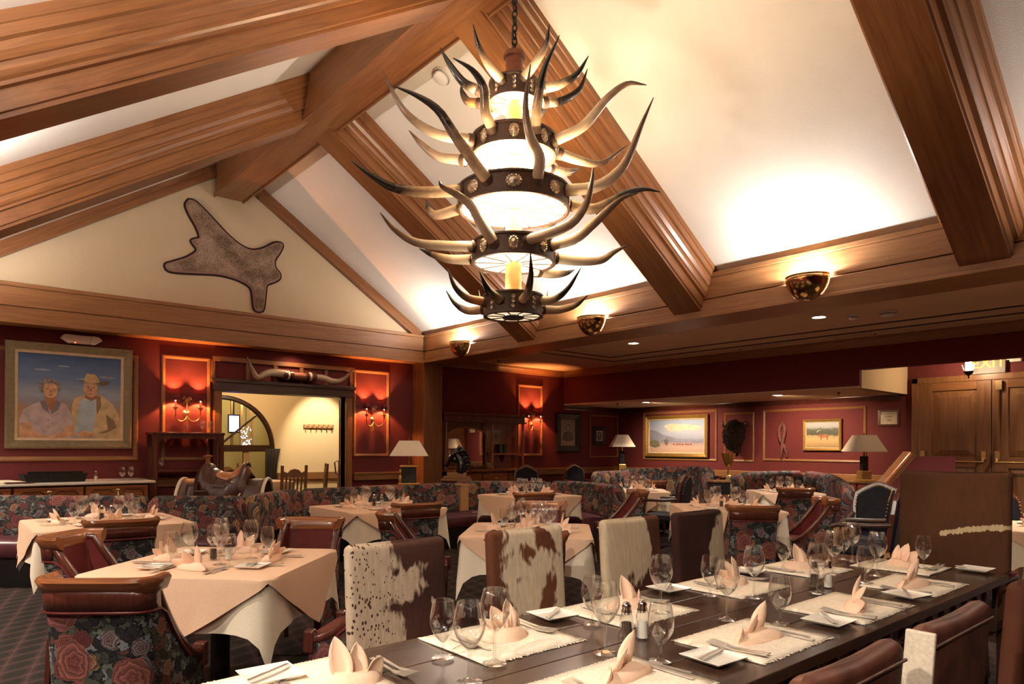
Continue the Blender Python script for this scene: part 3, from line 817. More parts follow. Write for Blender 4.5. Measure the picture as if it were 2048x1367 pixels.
CHX, CHY = 3.389, 3.95
TIERS = {1: (.184, 3.999, 4.158), 2: (.31, 3.592, 3.744), 3: (.415, 3.181, 3.35), 4: (.31, 2.782, 2.945), 5: (.217, 2.379, 2.546)}
PANEGLOW = {k: emit('lit_parchment_%s' % k, (1, .80, .50), v) for k, v in (('bright', 7.0), ('warm', 1.1), ('amber', .25))}
ch = thing('horn_chandelier', 'five-tier chandelier of leather drums and cattle horns hanging from the ridge beam', 'chandelier', (CHX, CHY, 0))
HR = {1: .036, 2: .040, 3: .044, 4: .040, 5: .034}
def smooth_path(P, n=14):
    P = [Vector(p) for p in P]; out = []
    Q = [P[0]*2-P[1]] + P + [P[-1]*2-P[-2]]
    m = len(P)-1
    for i in range(n+1):
        t = i/n*m; k = min(int(t), m-1); u = t-k
        a, b, c, d = Q[k], Q[k+1], Q[k+2], Q[k+3]
        out.append(.5*((2*b) + (c-a)*u + (2*a-5*b+4*c-d)*u*u + (3*b-a-3*c+d)*u**3))
    return out
def horn_mesh(P, r0, n=10, steps=16, inset=.03):
    C = smooth_path(P, steps)
    d = (C[0]-C[1]).normalized()
    C = [C[0]+d*inset] + C
    rad = [r0*1.02] + [r0*(1-.30*(i/steps)-.66*(i/steps)**2.3)+.0015 for i in range(steps+1)]
    q = MB(); q.tube(C, rad, n)
    nf = (len(C)-1)*n
    for i in range(len(C)-1):
        for k in range(n):
            u0, u1 = i/(len(C)-1), (i+1)/(len(C)-1)
            q.u[i*n+k] = [(u0, k/n), (u0, (k+1)/n), (u1, (k+1)/n), (u1, k/n)]
    q.u[nf] = [(0, 0)]*n; q.u[nf+1] = [(1, 0)]*n
    return q
obj('cap', MB().lathe([(.001, 4.398), (.075, 4.395), (.085, 4.375), (.082, 4.355), (.066, 4.345), (.066, 4.20), (.09, 4.16), (.184, 4.155)], 24), COPPER, ch, smooth=45)
stem = obj('stem', MB().lathe([(.06, 2.50), (.062, 2.6), (.06, 4.2)], 20), PARCH, ch, smooth=45)
obj('finial', MB().lathe([(.001, 2.372), (.04, 2.366), (.08, 2.372), (.085, 2.385), (.06, 2.40)], 20), BLACK, ch, smooth=45)
z = 4.40; k = 0
while z < 5.06:
    a = R_(90*(k % 2)+20)
    L = []
    for i in range(13):
        t = 2*PI*i/12
        L.append((.020*math.cos(t)*math.cos(a), .020*math.cos(t)*math.sin(a), z+.03+.034*math.sin(t)))
    obj('chain_link', MB().tube(L, .0065, 6, caps=False), BLACK, ch, smooth=60)
    z += .052; k += 1
obj('cord', MB().tube([(.02*math.cos(i*.9), .02*math.sin(i*.9), 4.40+.05*i) for i in range(14)], .006, 6), BLACK, ch, smooth=60)
hm = {1: [0, 2, 3, 0, 1, 2], 2: [1, 4, 4, 1, 4, 4, 0], 3: [1, 1, 0, 4, 4, 1], 4: [4, 4, 0, 4, 4, 4, 0], 5: [2, 3, 1, 1, 1, 0]}
for t, (r, z0, z1) in TIERS.items():
    prof = [(r-.018, z0+.012), (r-.004, z0), (r+.012, z0+.004), (r+.012, z0+.02), (r, z0+.026), (r, z1-.02), (r+.012, z1-.014), (r+.012, z1), (r-.012, z1), (r-.012, z0+.03), (r-.018, z0+.012)]
    dr = obj('drum', MB().lathe(prof, 48), DRUM, ch, smooth=40)
    zp = z0+.012
    n = 12 if t in (2, 3) else 10
    gm = PANEGLOW['bright' if t in (2, 3) else 'warm' if t in (1, 4) else 'amber']
    ri = .068 if t != 5 else .085
    for k in range(n):
        a0, a1 = 2*PI*k/n+.02, 2*PI*(k+1)/n-.02
        q = MB(); m = 5
        vs = [(ri*math.cos(a0+(a1-a0)*i/m), ri*math.sin(a0+(a1-a0)*i/m), zp) for i in range(m+1)] + [((r-.02)*math.cos(a0+(a1-a0)*i/m), (r-.02)*math.sin(a0+(a1-a0)*i/m), zp) for i in range(m+1)]
        q.add(vs, [(i, i+1, m+2+i, m+1+i) for i in range(m)])
        obj('parchment_pane', q, gm, dr)
        a = 2*PI*k/n
        obj('pane_rib', MB().bar((ri*math.cos(a), ri*math.sin(a), zp-.002), ((r-.014)*math.cos(a), (r-.014)*math.sin(a), zp-.002), .009, .008), DRUM, dr)
    # conchos between the horns: facing angle 0 looks at the camera
    f0 = math.atan2(-.7594, -.6505)
    nco = 8
    for k in range(nco):
        a = f0 + 2*PI*k/nco
        c = Vector((math.cos(a), math.sin(a), 0)); tv = Vector((-math.sin(a), math.cos(a), 0))
        zc_ = (z0+z1)/2+.002
        big = t in (2, 3, 4)
        w_, h_ = ((.036, .052) if t in (2, 4) else (.056, .046)) if big else (.018, .05)
        q = MB(); m = 28
        if big:
            ringp = []
            for i in range(m):
                s = 1+.07*math.cos(i/m*2*PI*14)
                ringp.append((math.cos(2*PI*i/m)*s, math.sin(2*PI*i/m)*s))
            vs = [c*(r+.004)+tv*(u*w_)+Vector((0, 0, zc_+v*h_)) for u, v in ringp]
            vs += [c*(r+.012)+tv*(u*w_*.75)+Vector((0, 0, zc_+v*h_*.75)) for u, v in ringp]
            vs += [c*(r+.006)+tv*(u*w_*.62)+Vector((0, 0, zc_+v*h_*.62)) for u, v in ringp]
            vs.append(c*(r+.018)+Vector((0, 0, zc_)))
            fs = []
            for lv in range(2):
                fs += [(lv*m+i, lv*m+(i+1) % m, (lv+1)*m+(i+1) % m, (lv+1)*m+i) for i in range(m)]
            fs += [(2*m+i, 2*m+(i+1) % m, 3*m) for i in range(m)]
            q.add(vs, fs)
        else:
            for j, dz in enumerate((.034, 0, -.034)):
                q.lathe([(.017, 0), (.013, .008), (.006, .004), (.001, .007)], 10, m=Matrix(((tv.x, 0, c.x, c.x*r), (tv.y, 0, c.y, c.y*r), (0, 1, 0, zc_+dz), (0, 0, 0, 1))))
        obj('concho', q, SILVER, dr)
    hs = list(HORNS[t])
    # horns on the far side, hidden from the front
    for az in ((150, -150) if t in (1, 3, 5) else (-150,)):
        a = f0 + R_(az)
        cx_, sx_ = math.cos(a), math.sin(a)
        zm = (z0+z1)/2
        hs.append([(cx_*r*.95, sx_*r*.95, zm), (cx_*(r+.16), sx_*(r+.16), zm-.01), (cx_*(r+.3), sx_*(r+.3), zm+.08), (cx_*(r+.36), sx_*(r+.36), zm+.24)])
    for i, P in enumerate(hs):
        mt = HORN[hm[t][i]] if i < len(hm[t]) else HORN[0]
        ho = obj('horn', horn_mesh(P, HR[t]), mt, dr, smooth=60)
        p0, p1 = Vector(P[0]), Vector(P[1])
        d = (p1-p0).normalized()
        obj('horn_collar', MB().tube([p0-d*.03, p0+d*.012], [HR[t]*1.22, HR[t]*1.16], 14, caps=False), DRUM, dr, smooth=60)
    lamp('drum_lamp', 'POINT', (0, 0, 0), P_CHAND*(1.0 if t in (2, 3) else .55 if t in (1, 4) else .3), (1, .86, .67), .03, parent=ch).location = (.10, -.06, (z0+z1)/2+.03)
    lamp('drum_lamp', 'POINT', (0, 0, 0), P_CHAND*(1.0 if t in (2, 3) else .55 if t in (1, 4) else .3), (1, .86, .67), .03, parent=ch).location = (-.10, .06, (z0+z1)/2+.03)
# ================================================================== things on the walls
def mtx_wall(x, y, z, face='-y', tilt=0.0):
    """local frame: x to the viewer's right along the wall, y up, z out of the wall"""
    if face == '-y': m = Matrix(((1,0,0,x),(0,0,-1,y),(0,1,0,z),(0,0,0,1)))
    else:            m = Matrix(((0,0,-1,x),(-1,0,0,y),(0,1,0,z),(0,0,0,1)))
    return m @ Matrix.Rotation(R_(tilt), 4, 'X')
def picture(name, label, cat, m, w, h, bands, canvas):
    """bands: list of (width, depth, material) from outside in"""
    t = tag(bpy.data.objects.new(name, None), label, cat); COL.objects.link(t); t.matrix_world = m
    a, b = w/2, h/2
    for i, (bw, d, mt) in enumerate(bands):
        q = MB()
        c = [(-a,-b),(a,-b),(a,b),(-a,b)]
        ring(q, c, [(0, 0), (0, d*.85), (bw*.25, d), (bw*.6, d*.8), (bw, d*.6), (bw, 0)], lambda u, v, k: Vector((u, v, k)))
        obj('frame' if i == 0 else 'liner', q, mt, t)
        a -= bw; b -= bw
    obj('canvas', MB().add([(-a,-b,.012),(a,-b,.012),(a,b,.012),(-a,b,.012)], [(0,1,2,3)]), canvas, t)
    return t, a, b
def blob(t, name, pts, z, m, sub=0):
    obj(name, MB().add([(x, y, z) for x, y in pts], [tuple(range(len(pts)))]), m, t)
def ell(cx, cy, rx, ry, n=20, rot=0):
    return [(cx+rx*math.cos(2*PI*i/n)*math.cos(rot)-ry*math.sin(2*PI*i/n)*math.sin(rot), cy+rx*math.cos(2*PI*i/n)*math.sin(rot)+ry*math.sin(2*PI*i/n)*math.cos(rot)) for i in range(n)]

def paint(name, stops, z0, z1, streak=(1.2, 6, 1), amt=.25):
    """a painted ground: colour bands by height broken up by brush noise (local y is up)"""
    k = N(name); k.set(rough=.6, spec=.3)
    c = k.coord('Object')
    xy = k.n('SeparateXYZ'); k.l(c, xy.inputs[0])
    f = k.math('DIVIDE', k.math('SUBTRACT', xy.outputs[1], z0), z1-z0)
    nz = k.noise(k.coord('Object', streak), 2.6, 5, .6)
    k.col(k.ramp(k.math('ADD', f, k.math('MULTIPLY', k.math('SUBTRACT', nz, .5), amt)), stops))
    return k.m
# --- portrait of a couple
SKY = paint('painted_plains_sky', [(0, (.42,.26,.12)), (.18, (.5,.30,.13)), (.30, (.40,.24,.12)), (.40, (.28,.26,.28)), (.5, (.30,.33,.40)), (.7, (.13,.19,.32)), (1, (.05,.09,.2))], -.5, .55)
pt, ca, cb = picture('couple_portrait', 'large framed painting of a seated couple before open plains, left of the sconce', 'painting', mtx_wall(1.445, YG-.01, 2.025, '-y', 2.2), 1.42, 1.36, [(.10, .06, FRAMEOLIVE), (.035, .035, FRAMEPALE)], SKY)
SKIN = plain('painted_skin', (.58,.33,.19), .6, 0, .3, .25, 14); SKIN2 = plain('painted_skin_shade', (.36,.16,.075), .6, 0, .3, .25, 14)
LAV = plain('painted_lavender', (.48,.38,.37), .6, 0, .3, .2, 10); LAV2 = plain('painted_lavender_fold', (.22,.16,.18), .6)
TAN = plain('painted_tan', (.55,.40,.22), .6, 0, .3, .25, 9); TAN2 = plain('painted_tan_fold', (.24,.15,.07), .6); BLUE = plain('painted_shirt', (.38,.45,.5), .6, 0, .3, .15, 9)
HAIRG = plain('painted_grey_hair', (.22,.19,.16), .6, 0, .3, .5, 30); HAT = plain('painted_hat', (.52,.37,.18), .6, 0, .3, .2, 9); HATD = plain('painted_hat_brim', (.13,.10,.07), .6); CLOUD = plain('painted_cloud', (.26,.29,.36), .6, 0, .3, .2, 9)
H_ = lambda pts: [(x*ca, y*cb) for x, y in pts]       # canvas in -1..1
z_ = iter([.0125+.0004*i for i in range(60)])
for c in (((-.55,.62),.16,.025), ((.72,.52),.17,.03), ((-.15,.73),.12,.02), ((.25,.45),.2,.02)):
    blob(pt, 'painted_cloud', H_(ell(c[0][0], c[0][1], c[1], c[2])), next(z_), CLOUD)
# the man, right
blob(pt, 'painted_jacket', H_([(-.03,-1),(0,-.55),(.02,-.2),(.06,-.02),(.24,.06),(.44,.10),(.62,.06),(.84,-.14),(.97,-.42),(1,-.7),(1,-1)]), next(z_), TAN)
blob(pt, 'painted_shirt', H_([(.07,-.98),(.12,-.5),(.17,-.1),(.26,-.02),(.48,.0),(.55,-.04),(.49,-.4),(.44,-.75),(.42,-1)]), next(z_), BLUE)
blob(pt, 'painted_lapel', H_([(.5,.04),(.58,.06),(.6,-.2),(.52,-.42),(.5,-.25)]), next(z_), TAN2)
blob(pt, 'painted_sleeve_fold', H_([(.70,-.40),(.86,-.55),(.93,-.72),(.72,-.86),(.52,-.88),(.74,-.78)]), next(z_), TAN2)
blob(pt, 'painted_neck', H_([(.26,.0),(.3,.16),(.5,.16),(.52,.0),(.4,-.08)]), next(z_), SKIN2)
blob(pt, 'painted_face', H_(ell(.385,.225,.155,.215)), next(z_), SKIN)
blob(pt, 'painted_hair', H_([(.49,.12),(.55,.2),(.55,.38),(.5,.36),(.52,.25)]), next(z_), HAIRG)
blob(pt, 'painted_hat_brim', H_([(.14,.44),(.17,.375),(.3,.36),(.5,.35),(.62,.30),(.72,.33),(.77,.41),(.70,.43),(.55,.40),(.3,.41),(.2,.40)]), next(z_), HATD)
blob(pt, 'painted_hat', H_([(.24,.38),(.27,.52),(.31,.60),(.38,.575),(.46,.585),(.53,.5),(.56,.38),(.4,.36)]), next(z_), HAT)
for s in ((.33,.25),(.445,.25)):
    blob(pt, 'painted_eye', H_(ell(s[0], s[1], .025, .012, 10)), next(z_), HATD)
blob(pt, 'painted_mouth', H_(ell(.385,.10,.045,.01, 10)), next(z_), HATD)
blob(pt, 'painted_nose', H_([(.375,.24),(.395,.24),(.41,.165),(.385,.15),(.365,.165)]), next(z_), SKIN2)
# the woman, left
blob(pt, 'painted_blouse', H_([(-.97,-1),(-.98,-.6),(-.90,-.34),(-.72,-.2),(-.52,-.10),(-.27,-.09),(-.10,-.2),(.02,-.45),(.05,-.75),(.08,-1)]), next(z_), LAV)
for pts in ([(-.97,-.66),(-.78,-.62),(-.72,-.80),(-.60,-.92),(-.3,-.94),(-.3,-1),(-.97,-1)], [(-.12,-.72),(.06,-.66),(.07,-.95),(-.3,-1),(-.35,-.93),(-.18,-.86)]):
    blob(pt, 'painted_arm', H_(pts), next(z_), SKIN)
blob(pt, 'painted_collar', H_([(-.60,-.13),(-.47,-.09),(-.42,-.42),(-.55,-.30)]), next(z_), LAV2)
blob(pt, 'painted_collar', H_([(-.29,-.09),(-.2,-.13),(-.24,-.32),(-.40,-.44),(-.36,-.25)]), next(z_), LAV2)
blob(pt, 'painted_neck', H_([(-.50,-.10),(-.49,.05),(-.31,.05),(-.29,-.09),(-.40,-.38)]), next(z_), SKIN2)
blob(pt, 'painted_hair', H_([(-.62,.14),(-.63,.26),(-.57,.38),(-.46,.43),(-.33,.41),(-.24,.33),(-.2,.18),(-.25,.10),(-.56,.08)]), next(z_), HAIRG)
blob(pt, 'painted_face', H_(ell(-.40,.15,.135,.195)), next(z_), SKIN)
blob(pt, 'painted_fringe', H_([(-.545,.27),(-.50,.37),(-.37,.39),(-.28,.33),(-.265,.25),(-.36,.30),(-.46,.29)]), next(z_), HAIRG)
for s in ((-.455,.17),(-.34,.17)):
    blob(pt, 'painted_eye', H_(ell(s[0], s[1], .024, .011, 10)), next(z_), HATD)
blob(pt, 'painted_mouth', H_(ell(-.395,.03,.045,.009, 10)), next(z_), HATD)
blob(pt, 'painted_nose', H_([(-.405,.17),(-.385,.17),(-.375,.09),(-.4,.075),(-.42,.09)]), next(z_), SKIN2)
blob(pt, 'painted_button', H_(ell(-.44,-.58,.018,.018, 10)), next(z_), LAV2)
blob(pt, 'painted_button', H_(ell(-.44,-.74,.018,.018, 10)), next(z_), LAV2)
blob(pt, 'painted_hands', H_(ell(.27,-.90,.17,.085)), next(z_), SKIN)
blob(pt, 'painted_hands', H_(ell(-.30,-.965,.2,.03)), next(z_), SKIN)
# --- portraits on the far part of the end wall
SEPIA = paint('sepia_ground', [(0, (.40,.30,.2)), (1, (.26,.2,.15))], -.3, .3)
SEPD = plain('sepia_dark', (.12,.105,.10), .6, 0, .3, .3, 12); SEPM = plain('sepia_face', (.33,.24,.17), .6)
p2, a2, b2 = picture('sepia_portrait', 'old sepia portrait in a wide black frame on the red end wall', 'picture', mtx_wall(10.76, YG-.005, 1.71), .74, .86, [(.13, .06, FRAMEDARK), (.012, .03, FRAMEDARK)], SEPIA)
blob(p2, 'printed_coat', [(x*a2, y*b2) for x, y in [(-.75,-.55),(-.7,-.2),(-.4,.05),(0,.1),(.4,.05),(.7,-.2),(.75,-.55),(.3,-.66),(-.3,-.66)]], .0135, SEPD)
blob(p2, 'printed_hair', ell(0, .36*b2, .33*a2, .28*b2), .0138, SEPD)
blob(p2, 'printed_face', ell(0, .30*b2, .24*a2, .24*b2), .0141, SEPM)
p3, a3, b3 = picture('oval_portrait', 'small oval portrait in a dark frame beside the corner lamp', 'picture', mtx_wall(11.79, YG-.005, 1.65), .40, .42, [(.09, .04, FRAMEDARK)], plain('portrait_mount', (.55,.48,.4), .6))
blob(p3, 'printed_oval', ell(0, 0, a3*.72, b3*.86), .0135, SEPD)
blob(p3, 'printed_face', ell(0, .02, a3*.3, b3*.34), .0139, SEPM)
# --- landscape
LAND = paint('painted_desert', [(0, (.50,.34,.26)), (.16, (.55,.40,.33)), (.28, (.45,.33,.33)), (.34, (.20,.22,.32)), (.46, (.34,.38,.52)), (.6, (.42,.47,.60)), (.8, (.36,.44,.60)), (1, (.30,.40,.60))], -.37, .37, (1, 2.2, 1), .14)
p4, a4, b4 = picture('landscape_painting', 'gilt-framed desert landscape with cattle on the red side wall', 'painting', mtx_wall(X2-.005, 9.06, 1.64, '-x'), 1.64, .92, [(.075, .07, GOLD), (.03, .04, FRAMEPALE)], LAND)
CL2 = plain('painted_cream_cloud', (.68,.58,.45), .6, 0, .3, .12, 8); SAGE = plain('painted_sage', (.17,.17,.11), .6, 0, .3, .5, 30); HERD = plain('painted_cattle', (.3,.12,.055), .6, 0, .3, .4, 40); MTN = plain('painted_mountain', (.25,.27,.37), .6, 0, .3, .15, 8)
L_ = lambda pts: [(x*a4, y*b4) for x, y in pts]
blob(p4, 'painted_mountain', L_([(-1,-.35),(-1,.42),(-.75,.35),(-.5,.1),(-.1,-.1),(.3,-.2),(.75,-.28),(1,-.25),(1,-.35)]), .0128, MTN)
for c in ((-.15,.62,.3,.16),(.25,.55,.38,.2),(.62,.5,.3,.16),(.0,.42,.35,.12)): blob(p4, 'painted_cloud', L_(ell(*c)), .0132+.0003*c[0], CL2)
blob(p4, 'painted_bushes', L_([(-1,-.62),(-1,-.3),(-.85,-.2),(-.7,-.28),(-.62,-.42),(-.6,-.64),(-.8,-.72)]), .0145, SAGE)
blob(p4, 'painted_tree', L_([(-.42,-.5),(-.45,-.25),(-.36,-.12),(-.28,-.25),(-.3,-.5)]), .0145, SAGE)
for i, x in enumerate((-.36,-.08,.04,.14,.24,.36,.44,.54)): blob(p4, 'painted_cow', L_(ell(x, -.52+.02*(i % 2), .045, .055, 10)), .0146, HERD)
# --- elk painting
ELKG = paint('painted_hillside', [(0, (.30,.19,.08)), (.3, (.52,.36,.17)), (.46, (.42,.30,.15)), (.52, (.07,.08,.05)), (.72, (.10,.11,.08)), (.8, (.34,.36,.36)), (1, (.40,.42,.44))], -.24, .24, (2.5, 3, 1), .22)
p5, a5, b5 = picture('elk_painting', 'small gilt-framed painting of a bull elk on a hillside', 'painting', mtx_wall(X2-.005, 5.83, 1.635, '-x'), .71, .58, [(.045, .05, GOLD), (.015, .03, FRAMEPALE)], ELKG)
E_ = lambda pts: [(x*a5, y*b5) for x, y in pts]
blob(p5, 'painted_elk', E_([(-.28,-.05),(-.22,.06),(.1,.04),(.34,.05),(.42,-.05),(.36,-.2),(.34,-.42),(.29,-.42),(.27,-.2),(-.02,-.2),(-.05,-.42),(-.1,-.42),(-.12,-.18),(-.2,-.14)]), .0135, HERD)
blob(p5, 'painted_elk_neck', E_([(-.28,-.05),(-.38,.1),(-.46,.12),(-.44,.2),(-.34,.2),(-.2,.06)]), .0138, plain('painted_elk_dark', (.08,.045,.025), .6))
blob(p5, 'painted_antlers', E_([(-.36,.2),(-.3,.36),(-.1,.42),(-.12,.38),(-.26,.32),(-.33,.2)]), .0140, FRAMEPALE)

# --- writing helper: flat lettering as a mesh
def letters(txt, size, m, parent, loc, ext=.001, align='CENTER'):
    cu = bpy.data.curves.new('lettering', 'FONT'); cu.body = txt; cu.size = size; cu.extrude = ext; cu.align_x = align; cu.align_y = 'CENTER'; cu.resolution_u = 3
    o = bpy.data.objects.new('lettering', cu); COL.objects.link(o)
    dg = bpy.context.evaluated_depsgraph_get()
    me = bpy.data.meshes.new_from_object(o.evaluated_get(dg))
    bpy.data.objects.remove(o)
    me.materials.clear(); me.materials.append(m)
    q = bpy.data.objects.new('lettering', me); COL.objects.link(q); q.parent = parent; q.location = loc
    return q
oc = tag(bpy.data.objects.new('occupancy_sign', None), 'small framed occupancy load sign left of the exit doors', 'sign'); COL.objects.link(oc)
oc.matrix_world = mtx_wall(X2-.003, 4.69, 1.915, '-x')
q = MB(); ring(q, [(-.17,-.14),(.17,-.14),(.17,.14),(-.17,.14)], [(0,0),(0,.018),(.03,.02),(.035,.008)], lambda u, v, k: Vector((u, v, k)))
obj('frame', q, MAHOG, oc)
obj('card', MB().box(-.14, .14, -.11, .11, .002, .008), plain('sign_card', (.62,.53,.36), .6), oc)
LET = plain('sign_ink', (.03,.025,.02), .6)
letters('OCCUPANCY', .045, LET, oc, (0, .075, .009)); letters('LOAD', .045, LET, oc, (0, .025, .009)); letters('153', .06, LET, oc, (0, -.04, .009))
ex = tag(bpy.data.objects.new('exit_sign', None), 'lit EXIT sign above the oak exit doors', 'sign'); COL.objects.link(ex)
ex.matrix_world = mtx_wall(X2-.02, 3.26, 2.70, '-x')
obj('housing', MB().box(-.25, .25, -.14, .14, 0, .05), plain('sign_housing', (.2,.16,.14), .5), ex, bev=.006)
letters('EXIT', .22, emit('exit_letters', (1, .30, .02), .8), ex, (.03, .02, .052), .002)
obj('red_edge', MB().box(-.25, .25, .135, .145, .0, .056), emit('exit_edge', (1, .02, .01), .5), ex)
em2 = tag(bpy.data.objects.new('emergency_lamp_head', None), 'small emergency lamp head beside the exit sign', 'emergency light'); COL.objects.link(em2)
em2.matrix_world = mtx_wall(X2-.02, 2.89, 2.76, '-x')
obj('arm', MB().box(-.13, -.06, -.01, .01, 0, .03), PLASTIC, em2); obj('lamp_head', MB().box(-.06, .09, -.05, .05, .0, .10), PLASTIC, em2, bev=.01)
# wall lantern
ln = thing('wall_lantern', 'bright glass lantern with a dark finial in front of the exit sign', 'wall light', (X2-.55, 3.36, 2.63))
obj('finial', MB().lathe([(.001, -.17), (.012, -.16), (.01, -.13), (.05, -.10), (.07, -.06), (.055, -.05), (.001, -.05)], 16), BLACK, ln, smooth=50)
obj('crown', MB().lathe([(.10, .13), (.06, .19), (.02, .22), (.001, .24)], 12), BLACK, ln, smooth=50)
obj('hanger', MB().tube([(0,0,.23), (0,0,.415)], .01, 8), BLACK, ln)
obj('globe', MB().lathe([(.06, -.05), (.085, .02), (.10, .13)], 8), PANE, ln)
for s in (-1, 0, 1):
    obj('candle_lamp', MB().tube([(.0, s*.03, -.05), (0, s*.03, .11)], .012, 8), emit('lantern_bulb', (1, .85, .6), 25) if s < 0 else MATS['lantern_bulb'], ln)
lamp('lantern_lamp', 'POINT', (X2-.55, 3.36, 2.66), 9, (1, .74, .45), .07)
# emergency light on the end wall
el = thing('emergency_light', 'ivory emergency light unit above the couple portrait', 'emergency light', (1.55, YG-.0, 2.79))
obj('body', MB().box(-.14, .14, -.08, 0, -.06, .055), PLASTIC, el, bev=.01)
for s in (-1, 1):
    obj('lamp_head', MB().prism([(s*.10,-.06),(s*.15,-.065),(s*.24,.0),(s*.2,.05),(s*.12,.055)], lambda p, t: Vector((p[0], t, p[1])), -.11, -.01), PLASTIC, el, bev=.008)
obj('indicator', MB().ball((-.07, -.082, -.05), .006, 8, 4), emit('red_indicator', (1, .1, .05), 4), el)
# stretched hide on the gable
HP = [(2.83,4.92),(2.94,4.91),(3.15,4.74),(3.36,4.55),(3.55,4.42),(3.73,4.37),(3.91,4.43),(4.09,4.55),(4.22,4.55),(4.19,4.43),(4.1,4.27),(4.11,4.16),(4.18,4.08),(4.17,3.99),(4.07,3.92),(3.98,3.87),(3.96,3.77),(3.94,3.57),(3.91,3.46),(3.82,3.44),(3.77,3.49),(3.75,3.65),(3.72,3.78),(3.6,3.85),(3.43,3.89),(3.22,3.9),(2.95,3.87),(2.66,3.84),(2.55,3.86),(2.53,3.94),(2.62,3.99),(2.81,4.09),(2.94,4.21),(2.89,4.29),(2.87,4.34),(2.93,4.38),(2.98,4.41),(2.93,4.55),(2.84,4.7),(2.79,4.83)]
HP = [(p.x, p.y) for p in smooth_path([(a, b, 0) for a, b in HP]+[(HP[0][0], HP[0][1], 0)], 120)][:-1]
hc = (3.45, 4.15)
def inset_poly(P, d):
    out = []; n = len(P)
    for i in range(n):
        a = Vector(P[i-1]); b = Vector(P[(i+1) % n]); t = (b-a).normalized()
        out.append((P[i][0]-t.y*d*-1, P[i][1]+t.x*d*-1))
    return out
def fill_mesh(P, y0, y1):
    bm = bmesh.new()
    vs = [bm.verts.new((x, y0, z)) for x, z in P]
    f = bm.faces.new(vs); r = bmesh.ops.extrude_face_region(bm, geom=[f])
    for v in r['geom']:
        if isinstance(v, bmesh.types.BMVert): v.co.y = y1
    bmesh.ops.triangulate(bm, faces=bm.faces[:])
    bm.verts.ensure_lookup_table()
    q = MB(); idx = {v: i for i, v in enumerate(bm.verts)}
    q.add([v.co[:] for v in bm.verts], [tuple(idx[v] for v in f.verts) for f in bm.faces]); bm.free()
    return q
hd = thing('animal_hide', 'grey-brown animal hide with a dark scalloped border mounted on the gable', 'hide', (0, YU, 0))
k = N('speckled_fur'); k.set(rough=.85, spec=.2)
n1 = k.noise(k.coord('Object'), 3.2, 3); n2 = k.noise(k.coord('Object', (1, 1, 2)), 70, 4, .7)
k.col(k.mix(k.ramp(n1, [(.38, (0,0,0)), (.62, (.8,.8,.8))]), k.ramp(n2, [(.38, (.06,.036,.024)), (.62, (.30,.20,.13))]), k.ramp(n2, [(.35, (.20,.13,.09)), (.65, (.60,.45,.33))])))
k.bump(n2, .5, .01)
obj('fur', fill_mesh(inset_poly(HP, .03), -.03, -.05), k.m, hd)
obj('pink_lining', fill_mesh(inset_poly(HP, .008), -.012, -.03), plain('felt_lining', (.36,.2,.15), .9), hd)
obj('border', fill_mesh(inset_poly(HP, -.02), -.002, -.014), plain('dark_felt', (.03,.012,.012), .9), hd)
# longhorn over the doorway
lh = thing('longhorn_mount', 'polished longhorn pair with a leather-wrapped centre above the doorway', 'horn mount', (4.5, YG-.2, 2.50))
Lh = [(-.24,0,.02),(-.42,0,.03),(-.55,-.02,.0),(-.68,-.04,-.07),(-.745,-.05,.02),(-.80,-.06,.13),(-.84,-.06,.24)]
Rh = [(.26,0,-.0),(.42,0,-.0),(.55,-.02,-.04),(.68,-.03,-.03),(.78,-.04,.03),(.86,-.05,.12),(.92,-.05,.2)]
obj('horn', horn_mesh(Lh, .062), HORN[4], lh, smooth=60); obj('horn', horn_mesh(Rh, .055), HORN[4], lh, smooth=60)
obj('wrapped_centre', MB().tube([(-.27,0,.015),(-.1,0,.0),(.1,0,-.005),(.28,0,-.0)], [.068,.06,.06,.066], 16), COPPER, lh, smooth=60)
for x in (-.24, -.13, .12, .24): obj('leather_band', MB().tube([(x-.025,0,.005),(x+.025,0,.005)], .07, 16), SADDLE, lh, smooth=60)
for x in (-.185, .18): obj('lace', MB().tube([(x-.012,0,.004),(x+.012,0,.004)], .072, 14), WHITE, lh, smooth=60)
obj('mount_board', MB().box(-.3, .3, .05, .2, -.06, .04), DARKWOOD, lh)
# shaggy bison head mount on the side wall
bs = tag(bpy.data.objects.new('bison_head_mount', None), 'shaggy dark bison head mount between the landscape and elk paintings', 'head mount'); COL.objects.link(bs)
bs.matrix_world = mtx_wall(X2-.0, 7.55, 1.64, '-x')
rnd = random.Random(4)
WOOL = plain('bison_wool', (.032,.02,.015), .95, 0, .1, .6, 60, .6)
hb = MB(); hb.ball((.0, .02, .16), .22, 22, 14, (1.0, 1.35, .8))
hb.v = [tuple(Vector(v)*(1+.0)+Vector((rnd.uniform(-.018,.018), rnd.uniform(-.02,.02), rnd.uniform(-.01,.03)))) for v in hb.v]
obj('head', hb, WOOL, bs, smooth=60)
tf = MB()
for i in range(420):
    a = rnd.uniform(0, 2*PI); b = math.acos(rnd.uniform(-.2, 1)); p = Vector((.21*math.sin(b)*math.cos(a), .02+.29*math.sin(b)*math.sin(a), .16+.17*math.cos(b)))
    d = Vector((rnd.uniform(-.5,.5), rnd.uniform(-1.3,-.1), rnd.uniform(.2,.9))).normalized()
    tf.tube([p, p+d*.035, p+d*.06+Vector((0,-.02,0))], [.012,.009,.001], 4, caps=False)
w_ = obj('wool', tf, WOOL, bs); w_['kind'] = 'stuff'
obj('beard', MB().tube([(.03,-.2,.16),(.06,-.33,.15),(.05,-.42,.13)], [.12,.08,.015], 10), WOOL, bs, smooth=60)
